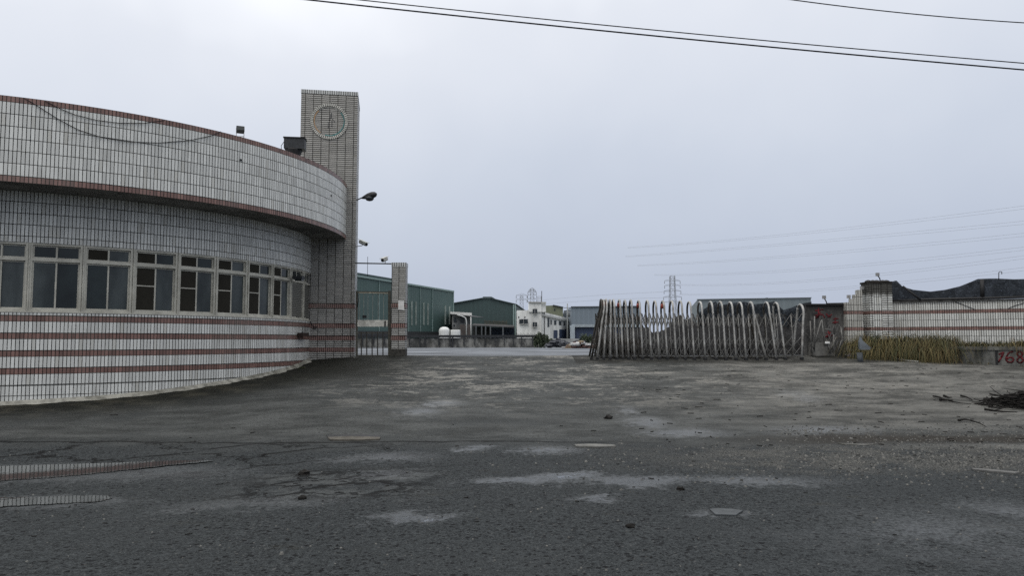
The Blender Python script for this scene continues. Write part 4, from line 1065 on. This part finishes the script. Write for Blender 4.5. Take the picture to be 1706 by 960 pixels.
# pale annex
an = thing('pale_annex', at(770, 562, 170), 'small pale annex with a white roof edge between the two green warehouses', 'annex')
m = MB(); m.prism([at(x, y, 170) for x, y in ((753, 566), (786, 566), (786, 527), (753, 522))], (-.9, 14, 0)); m.build('wall', simple('dull_white_render', (.19, .195, .195), .85, scale=.8, dirt=(.10, .10, .10)), an)
m = MB(); m.prism([at(x, y, 169.5) for x, y in ((750, 519.5), (786, 521.5), (786, 526.5), (750, 523))], (-.9, 15, 0)); m.build('roof', simple('white_roof_edge', (.62, .62, .60), .7, dirt=(.35, .34, .32)), an)
m = MB(); m.prism([at(x, y, 168) for x, y in ((750, 523.2), (792, 528), (792, 529), (750, 524.4))], (2, 3, 0)); m.build('awning', DARKM, an)
for x0, x1, y0, y1 in ((756, 760, 529, 537), (767, 773.5, 528, 538), (755.5, 757.5, 541, 543.5)):
    m = MB(); m.prism([at(x, y, 169.85) for x, y in ((x0, y0), (x1, y0), (x1, y1), (x0, y1))], (0, .1, 0)); m.build('window', GLASSD, an)
m = MB(); m.prism([at(x, y, 166) for x, y in ((766, 541), (785, 541), (785, 566), (766, 566))], (0, 3, 0)); m.build('lean_to', simple('brown_grey_wall', (.085, .075, .072), .85, scale=.6, dirt=(.2, .2, .2)), an)
m = MB(); m.tube([at(762, 525, 165.5), at(770, 527, 165.5), at(775.5, 530, 165.5), at(777, 536, 165.5), at(777, 566, 165.5)], .13, 8); m.build('duct', simple('pale_pipe', (.45, .46, .46), .5), an)
m = MB(); m.tube([at(784.5, 528, 165.6), at(784.5, 566, 165.6)], .14, 6); m.build('post', simple('pale_post', (.40, .41, .41), .6), an)
# water tanks
for x0, x1, yt, lab in ((731, 749, 545, 'taller white domed water tank before the green warehouse'), (750.5, 767, 550, 'lower white flat topped water tank beside the taller one')):
    D = 142; a_, b_ = at(x0, 566, D), at(x1, 566, D); zt_ = at(x0, yt, D).z; r = (b_.x - a_.x) / 2; zb = .3; H = zt_ - zb
    m = MB(); pr = [(r, 0)] + [(r * (1 - .015 * (i % 2)), H * (.1 + .72 * i / 9)) for i in range(10)] 
    pr += [(r * .95, H * .88), (r * .7, H * .96), (r * .3, H), (.05, H)] if yt < 548 else [(r, H * .95), (r * .96, H), (.05, H)]
    m.lathe(pr, ((a_.x + b_.x) / 2, D, zb), 20); tag(m.build('water_tank', simple('white_tank', (.60, .61, .60), .5, var=.06, dirt=(.4, .4, .38), dirt_amt=.4)), lab, 'water tank')
# low yard wall with its railing
FYD = 132
fw = thing('yard_fence', at(780, 577, FYD), 'low stained concrete wall with a dark railing across the far yard', 'fence')
m = MB(); a_, b_ = at(560, 568, FYD), at(896, 568, FYD)
zt_ = at(700, 563.5, FYD).z
def fencemat():
    m, nt, bs = new_mat('stained_low_wall'); P = coords(nt); n1 = noise(vmul(P, (.5, 1, .25)), 1.2, 5, .7); n2 = noise(P, .25, 3)
    c = mix(nt, n1.step(.4, .62), (.040, .042, .042), (.22, .22, .21)); c = mix(nt, n2.step(.5, .7) * .5, c, (.07, .065, .05)); finish(nt, bs, c, .9); return m
m.prism([Vector((a_.x, FYD, -.2)), Vector((b_.x, FYD, -.2)), Vector((b_.x, FYD, zt_)), Vector((a_.x, FYD, zt_))], (0, .3, 0)); m.build('wall', fencemat(), fw)
m = MB(); z0 = at(700, 560.5, FYD).z; m.beam((a_.x, FYD, z0), (b_.x, FYD, z0), .42, .42); m.build('rail', DARKM, fw)
for px in (604, 622, 640, 660, 682, 699, 708, 731, 750, 754, 773, 791, 808, 825, 840, 855, 869, 887): m = MB(); m.beam(at(px, 577, FYD - .3), at(px, 560, FYD - .3), .16 if px not in (731, 750, 754, 773) else .24); m.build('post', DARKM, fw)
for k in range(18): 
    px = 862 + k * 1.9; m = MB(); m.tube([at(px, 560, FYD), at(px - .8, 555 + (k % 3), FYD)], .03, 4); m.build('spike', DARKM, fw)
# white house
D3 = 190
hs = thing('white_house', at(885, 562, D3), 'weathered white flat roofed house with a square stair tower and long right wing', 'house')
dv = Vector((0, 9, 0))
m = MB()
m.prism([at(x, y, D3) for x, y in ((861, 568), (902, 568), (902, 519), (881, 519), (881, 517), (861, 517.5))], dv)
m.prism([at(x, y, D3 - .4) for x, y in ((881, 520), (902, 520), (902, 504), (881, 504))], dv * .6)
c0, c1 = at(902, 568, D3), at(952, 568, 232)
def wingp(px, py): n = Vector(((c1 - c0).y, -(c1 - c0).x, 0)); return hit(px, py, c0 + Vector((.01, 0, 0)), n)
wv = Vector((-(c1 - c0).y, (c1 - c0).x, 0)).normalized() * 10
wing = [wingp(902.2, 568), wingp(952, 566.5), wingp(952, 531.5), wingp(902.2, 519.5)]
m.prism(wing, wv * .5)
m.prism([at(x, y, D3) for x, y in ((902, 520), (909.5, 520), (909.5, 504.5), (902, 504.5))], dv * .6)
m.build('wall', WHITEW, hs)
nrm3 = Vector(((c1 - c0).y, -(c1 - c0).x, 0)).normalized()
m = MB(); m.beam(wingp(902.5, 525) + nrm3 * .25, wingp(952, 536) + nrm3 * .25, .3, .5); m.build('ledge', simple('wing_ledge_grey', (.40, .41, .41), .8), hs)  # grey ledge along the wing
m = MB(); m.beam(at(880, 503.6, D3 - .5), at(910, 504.2, D3 - .5), .5, .25); m.build('parapet', simple('parapet_grey', (.35, .35, .34), .8), hs)
for x0, x1, y0, y1 in ((865, 879.5, 532, 540), (887.5, 894.8, 514.8, 523), (887.5, 894.8, 537, 545)):
    m = MB(); m.prism([at(x, y, D3 - .48) for x, y in ((x0, y0), (x1, y0), (x1, y1), (x0, y1))], (0, .12, 0)); w_ = m.build('window', GLASSD, hs)
    m = MB(); xc = (x0 + x1) / 2; m.beam(at(xc, y0, D3 - .55), at(xc, y1, D3 - .55), .1); m.beam(at(x0, y1, D3 - .55), at(x1, y1, D3 - .55), .12); m.build('frame', simple('window_frame_grey', (.3, .3, .3), .6), w_)
for x in (864.3, 874.5): m = MB(); m.prism([at(x + dx, y, D3 - .05) for dx, y in ((-.9, 527.5), (.9, 527.5), (.9, 530), (-.9, 530))], (0, .1, 0)); m.build('vent_hole', BLACK, hs)
for x0, x1, y0, y1 in ((912, 915, 530, 545), (917, 919, 533, 541), (923, 926.5, 534, 541.5), (931, 935, 535, 542), (939, 941, 536, 542.5), (922, 928.5, 550.5, 566), (931.5, 945, 549, 564), (948, 951.5, 549, 564)):
    m = MB(); m.prism([wingp(x, y) + nrm3 * .08 for x, y in ((x0, y0), (x1, y0), (x1, y1), (x0, y1))], -nrm3 * .06); m.build('window' if y1 < 547 else 'door', GLASSD if y1 < 547 else NAVY, hs)
m = MB(); m.tube([wingp(905.5, 560) + nrm3 * .3, wingp(905.5, 510) + nrm3 * .3], .12, 6); m.build('drainpipe', simple('dark_pipe', (.08, .08, .085), .7), hs)
a_ = at(898.5, 504, D3 + 2)
ra = thing('roof_rack', a_, 'water tank stand and tall mast on the white house stair tower', 'roof rack')
m = MB()
for px in (896, 901.5): m.beam(at(px, 505, D3 + 2), at(px, 494, D3 + 2), .12)
for yy in (494, 496.5, 499, 501.5): m.beam(at(896, yy, D3 + 2), at(901.5, yy, D3 + 2), .10)
m.build('frame', simple('rack_grey', (.25, .26, .27), .6), ra)
m = MB(); m.tube([at(902.5, 505, D3 + 2), at(902.5, 485, D3 + 2)], .09, 5); m.build('mast', DARKM, ra)
# olive building behind the house
ob = thing('olive_building', at(925, 562, 270), 'olive green block rising behind the white house wing', 'building')
m = MB(); m.prism([at(x, y, 270) for x, y in ((906, 566), (938, 566), (938, 512.5), (922, 509), (906, 509.5))], (0, 20, 0)); m.build('wall', corr('olive_sheeting', (.16, .175, .115), 1.5), ob)
m = MB(); m.prism([at(x, y, 269.8) for x, y in ((923, 514.5), (925, 514.5), (925, 518), (923, 518))], (0, .1, 0)); m.build('window', GLASSD, ob)
m = MB(); m.beam(at(921, 508.8, 269.6), at(938.5, 512.4, 269.6), .4); m.build('roof_edge', DARKM, ob)
wt_ = thing('roof_cistern', at(943, 525, 240), 'dark cistern on the roof end of the white house', 'cistern')
m = MB(); m.lathe([(1.1, -1.6), (1.15, 0), (.9, 1.0), (.2, 1.2)], at(944, 524, 236), 12); m.build('drum', simple('blue_black_drum', (.04, .05, .06), .5), wt_)
# blue grey sheds
bs1 = thing('blue_shed', at(975, 562, 215), 'blue grey shed with a navy lower wall left of the folding gate', 'shed')
m = MB(); m.prism([at(x, y, 215) for x, y in ((952, 543), (1066, 543), (1066, 511), (952, 512))], (0, 30, 0)); m.build('upper_wall', BLUEGREY, bs1)
m = MB(); m.prism([at(x, y, 215.4) for x, y in ((952, 568), (1066, 568), (1066, 543.6), (952, 543.6))], (0, 29, 0)); m.build('lower_wall', NAVY, bs1)
m = MB(); m.beam(at(951, 511.6, 214.8), at(1067, 510.6, 214.8), .3); m.build('roof_edge', simple('dark_edge', (.06, .07, .08), .6), bs1)
m = MB(); m.beam(at(952, 543, 214.6), at(1066, 543, 214.6), .35, .8); m.build('canopy', simple('pale_canopy', (.28, .32, .35), .6), bs1)
m = MB(); m.box(at(953.5, 557, 214), (1.3, 1.5, 5)); m.build('pale_door', simple('pale_blue_door', (.33, .38, .42), .6), bs1)
bs2 = thing('grey_shed', at(1260, 562, 150), 'pale grey green shed standing behind the right half of the folding gate', 'shed')
m = MB(); m.prism([at(x, y, 150) for x, y in ((1162, 566), (1351, 566), (1351, 496.5), (1282, 497.2), (1278, 496), (1270, 497.6), (1162, 499.5))], (6, 30, 0)); m.build('wall', corr('grey_green_sheeting', (.155, .185, .195), 1.2, .2), bs2)
m = MB(); m.beam(at(1161, 499.2, 149.8), at(1352, 496.2, 149.8), .14); m.build('roof_edge', simple('dark_shed_edge', (.07, .08, .085), .6), bs2)
# utility pole
def util_pole(px, yt, yb, D, label):
    u = thing('utility_pole', at(px, yb, D), label, 'utility pole')
    m = MB(); m.tube([at(px, yb, D), at(px, yt, D)], [.2, .12], 8); m.build('pole', simple('pole_concrete', (.24, .25, .25), .8), u)
    m = MB()
    for k, yy in enumerate((yt + 7, yt + 12)): a_ = at(px, yy, D); m.beam(a_ + Vector((-.9, 0, 0)), a_ + Vector((.9, 0, 0)), .12)
    m.build('crossarm', DARKM, u)
    m = MB(); a_ = at(px, yt + 17, D); m.tube([a_ + Vector((.35, 0, -.8)), a_ + Vector((.35, 0, .6))], .32, 10); m.build('transformer', simple('transformer_grey', (.12, .13, .14), .6), u)
util_pole(945.3, 506, 565, 178, 'slim grey utility pole with a transformer in front of the white house wing')
# bushes and heaps at the far end of the yard
LEAF, nt_, bs_ = new_mat('bush_leaves')
r_ = V(nt_, nt_.n('ShaderNodeNewGeometry').outputs['Random Per Island']); finish(nt_, bs_, mix(nt_, r_, (.018, .030, .018), (.065, .085, .045)), .7)
def bush(px0, px1, y0, y1, D, n, label, cat='bush', group='bushes at the far end of the yard', name='bush'):
    b0, b1 = at(px0, y1, D), at(px1, y0, D); cx = (b0.x + b1.x) / 2; rx = (b1.x - b0.x) / 2; zb = .35; H = b1.z - zb
    t = thing(name, (cx, D, zb), label, cat, group); rb = random.Random(px0)
    m = MB()
    cl = [(rb.uniform(-.75, .75), rb.uniform(-.4, .4), rb.uniform(.35, .85)) for _ in range(9)]
    for _ in range(n):
        c = rb.choice(cl); v = Vector((rb.gauss(0, 1), rb.gauss(0, 1), rb.gauss(0, 1))).normalized() * rb.uniform(.15, .36)
        p = Vector((cx + rx * (c[0] + v.x), D + rx * .6 * (c[1] + v.y), zb + H * max(.02, c[2] * (1 - .35 * abs(c[0])) + v.z)))
        a = Vector((rb.gauss(0, 1), rb.gauss(0, 1), rb.gauss(0, 1))).normalized() * rb.uniform(.12, .26); b = a.cross(Vector((rb.gauss(0, 1), rb.gauss(0, 1), rb.gauss(0, 1)))).normalized() * rb.uniform(.06, .13)
        m.face([p - a, p + b, p + a, p - b])
    m.build('foliage', LEAF, t)
    m = MB()
    for c in cl: m.tube([(cx + rx * c[0] * .3, D, zb - .1), (cx + rx * c[0] * .8, D + rx * .4 * c[1], zb + H * c[2] * .8)], [.06, .02], 5)
    m.build('stem', simple('stem_brown', (.05, .045, .04), .9), t)
bush(886, 910, 553, 574, 128, 1500, 'dark green bush leaning over the end of the yard railing')
bush(904, 922, 561, 575, 126, 900, 'lower ragged bush right of the leaning dark bush')
bush(924, 940, 566, 576, 138, 500, 'small green bush on the pale low wall')
bush(956, 988, 556, 572, 140, 1100, 'low green bush in front of the navy shed wall')
m = MB(); a_, b_ = at(918, 570, 150), at(1000, 570, 150); m.prism([Vector((a_.x, 149, -.2)), Vector((b_.x, 149, -.2)), Vector((b_.x, 149, at(960, 564.5, 149).z)), Vector((a_.x, 149, at(960, 564.5, 149).z))], (0, .4, 0)); tag(m.build('low_wall', simple('pale_low_wall', (.28, .29, .285), .85, scale=.6, dirt=(.14, .14, .14))), 'pale low wall running behind the rubble heaps', 'wall')
def heap(px0, px1, yt, yb, D, mats, n, label, seed):
    c0_, c1_ = at(px0, yb, D), at(px1, yt, D); cx = (c0_.x + c1_.x) / 2; rx = (c1_.x - c0_.x) / 2; H = c1_.z - c0_.z; rb = random.Random(seed)
    t = thing('rubble_heap', (cx, D, c0_.z), label, 'rubble heap'); 
    for k, mt in enumerate(mats):
        m = MB()
        for _ in range(n):
            u = rb.uniform(-1, 1); h_ = rb.random() ** 1.3 * (1 - abs(u) ** 1.6) * H * .9; s_ = rb.uniform(.25, .8)
            M_ = Matrix.Rotation(rb.uniform(0, 6.28), 3, 'Z') @ Matrix.Rotation(rb.uniform(-.7, .7), 3, 'X')
            m.box((cx + u * rx, D + rb.uniform(-1.5, 1.5), c0_.z + h_ + .05), (s_ * rb.uniform(.8, 2.2), s_, s_ * rb.uniform(.2, .6)), M=M_)
        o = m.build('debris', mt, t); o['kind'] = 'stuff'
heap(912, 950, 566, 577, 122, [simple('dark_rubble', (.035, .037, .045), .9, scale=2), simple('grey_rubble', (.10, .105, .115), .9, scale=2)], 60, 'long dark rubble heap at the far end of the yard', 2)
heap(946, 984, 568, 580, 104, [simple('pale_rubbish', (.36, .36, .36), .8), simple('dark_rubbish', (.03, .03, .035), .9), simple('tan_rubbish', (.17, .13, .085), .9), simple('reddish_rubbish', (.09, .055, .05), .9)], 26, 'mixed rubbish heap of pale sheets and boards left of the folding gate', 3)

# ------------------------------------------------------------------ pylons and cables
PYL = simple('galvanised_pylon', (.20, .21, .225), .6, .2)
def pylon(px, yt, D, wpx, arms, label, th=.35):
    top = at(px, yt, D); zb = .3; H = top.z - zb; k = D / F
    t = thing('power_pylon', (top.x, D, zb), label, 'pylon', 'lattice pylons on the horizon'); m = MB()
    def hw(z): f = z / H; return wpx * k * (.34 + .55 * (1 - f) ** 1.6)
    N = 12; zs = [H * (1 - (1 - i / N) ** 1.25) for i in range(N + 1)]
    def cor(z, sx, sy): w_ = hw(z); return Vector((top.x + sx * w_, D + sy * w_, zb + z))
    for sx in (-1, 1):
        for sy in (-1, 1):
            for a, b in zip(zs, zs[1:]): m.beam(cor(a, sx, sy), cor(b, sx, sy), th)
    for a, b in zip(zs, zs[1:]):
        m.beam(cor(a, -1, -1), cor(b, 1, -1), th * .55); m.beam(cor(a, 1, -1), cor(b, -1, -1), th * .55); m.beam(cor(b, -1, -1), cor(b, 1, -1), th * .55)
        m.beam(cor(a, -1, 1), cor(b, -1, -1), th * .5); m.beam(cor(a, 1, 1), cor(b, 1, -1), th * .5)
    m.build('lattice_tower', PYL, t)
    for yy, hwid in arms:
        z = at(px, yy, D).z - zb; L = hwid * k; m = MB()
        for s_ in (-1, 1):
            tipp = Vector((top.x + s_ * L, D, zb + z)); m.beam(Vector((top.x, D - .5, zb + z)), tipp, th * .7); m.beam(Vector((top.x, D, zb + z + 1.4 * (D / 500))), tipp, th * .6)
            m.tube([tipp, tipp - Vector((0, 0, 2.0 * D / 500))], .18 * D / 500, 5)
        m.build('crossarm', PYL, t)
    return t
pylon(1120, 460, 520, 11, [(468, 13), (476, 13), (485, 14), (495, 15), (504, 15)], 'nearest lattice pylon rising above the folding gate', .27)
pylon(886.5, 481, 620, 8, [(483, 5), (486, 7), (492, 7.5), (498.5, 7.5)], 'lattice pylon right above the white house', .30)
pylon(869, 492, 640, 7, [(492.5, 9), (499.5, 9)], 'broad armed lower pylon left of the white house tower', .30)
# high tension cables
def hv(pts, label, r=.042, g='high tension cables sweeping across the right sky'):
    (x0, y0, D0), (xm, ym), (x1, y1, D1) = pts
    A_, B_ = at(x0, y0, D0), at(x1, y1, D1); q = []
    for i in range(41):
        t = i / 40; p = A_.lerp(B_, t); q.append(p)
    # sag so that the cable passes (xm, ym)
    def px_of(p): c, s = math.cos(PITCH), math.sin(PITCH); d = p.y * c + (p.z - 1.6) * s; return 853 + F * p.x / d
    i = min(range(41), key=lambda j: abs(px_of(q[j]) - xm)); t = i / 40; need = at(xm, ym, q[i].y).z - q[i].z; kf = need / max(.05, 4 * t * (1 - t))
    q = [p + Vector((0, 0, kf * 4 * (j / 40) * (1 - j / 40))) for j, p in enumerate(q)]
    m = MB(); m.tube(q, [r * (.6 + .4 * (q[j].y / D0)) for j in range(41)], 4); tag(m.build('power_cable', CABLE_FAR), label, 'cable', g)
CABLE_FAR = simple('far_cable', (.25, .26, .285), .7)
n_hv = 0
ordn = ['topmost', 'second highest', 'third highest', 'fourth highest', 'fifth highest', 'sixth highest', 'seventh highest']
for k, (L_, M_, R_) in enumerate((((1046, 412), (1390, 382), (1720, 341)), ((1042, 427), (1390, 399), (1720, 367)), ((1062, 442), (1390, 419), (1720, 387)), ((1090, 457.5), (1390, 444), (1720, 410)), ((1132, 474), (1440, 458), (1720, 424)), ((1132, 490), (1440, 475), (1720, 444)))):
    for j, dy in enumerate((0, 3.6)):
        hv(((L_[0], L_[1] + dy * .4, 540), (M_[0], M_[1] + dy), (R_[0], R_[1] + dy * 1.5, 260)), f"{'upper' if j == 0 else 'lower'} cable of the {ordn[k]} pair in the right sky")
hv(((905, 500, 560), (985, 493, ), (1120, 486, 520)), 'faint cable running from the pylon over the white house to the nearer pylon', .06)
hv(((905, 507, 560), (985, 501, ), (1120, 496, 520)), 'lower faint cable running left from the nearer pylon', .06)
# street cables high over the road
def street(p0, p1, r, label):
    A_, B_ = at(*p0), at(*p1); q = []
    for i in range(61):
        t = -1.1 + 3.0 * i / 60; q.append(A_.lerp(B_, t) + Vector((0, 0, -.20 * t * (1 - t))))
    m = MB(); m.tube(q, r, 6); tag(m.build('overhead_cable', CABLE), label, 'cable', 'cables strung high over the road')
street((486, -4, 15), (1706, 116, 15.5), .0155, 'lower of the two thick cables crossing the sky together')
street((570, -4, 15.6), (1706, 105, 16), .0115, 'thinner cable just above the thick lower cable')
street((1312, -2, 15), (1706, 37.5, 15.5), .011, 'thin cable crossing only the top right corner of the sky')

# weeds rooted along the foot of the round wall, fixings left in its tiles
for px, py, n, lab in ((121, 657, 26, 'small green weed growing from the round wall foot'), (22, 664, 18, 'thin weed growing at the wall foot near the picture edge'), (500, 611, 14, 'tiny weed by the tower end of the round wall')):
    p = gpt(px, py + 3); wd_ = thing('weed', p, lab, 'weed', 'weeds along the round wall'); m = MB(); m.col = []
    for _ in range(n):
        o_ = Vector((random.gauss(0, 1), random.gauss(-.3, .6), 0)).normalized(); c_ = random.choice([(.05, .06, .025), (.08, .085, .035), (.03, .04, .02)])
        blade(p + Vector((random.gauss(0, .05), random.gauss(0, .03), 0)), o_, random.uniform(.14, .32), random.uniform(.8, 2.2), random.uniform(.008, .014), c_)
    m.build('leaves', GRASS, wd_)
RUST = simple('rust_stain', (.13, .075, .03), .9, var=.4)
for px, z in ((401, 6.30), (552, 6.12)):
    p_, t_ = fascia_pt(px, z, RC + .004); m = MB(); m.box(p_, (.02, .07, .05), t_); b_ = m.build('anchor_stub', DARKM)
    tag(b_, 'rusty anchor stub in the canopy tiles below the small floodlight' if px < 500 else 'rusty anchor stub in the canopy tiles near the tower', 'anchor')

m = MB(); rt = random.Random(23)
for _ in range(260):
    px, py = (rt.uniform(1060, 1710), rt.uniform(612, 745)) if rt.random() < .6 else (rt.uniform(20, 1700), rt.uniform(690, 950))
    p = onground(px, py); a = rt.uniform(0, 6.28); near = min(1, p.y / 14) ; l = rt.uniform(.03, .15) * near * near + .012; d_ = Vector((math.cos(a), math.sin(a), 0)) * l
    pts = [p + d_ * t + Vector((rt.uniform(-.01, .01), rt.uniform(-.01, .01), .006)) for t in (-.5, 0, .5)]
    for q in pts: q.z = gz(q.x, q.y) + .007
    m.tube(pts, rt.uniform(.004, .010) * near, 4)
tag(m.build('twig_litter', WOODB), kind='stuff')
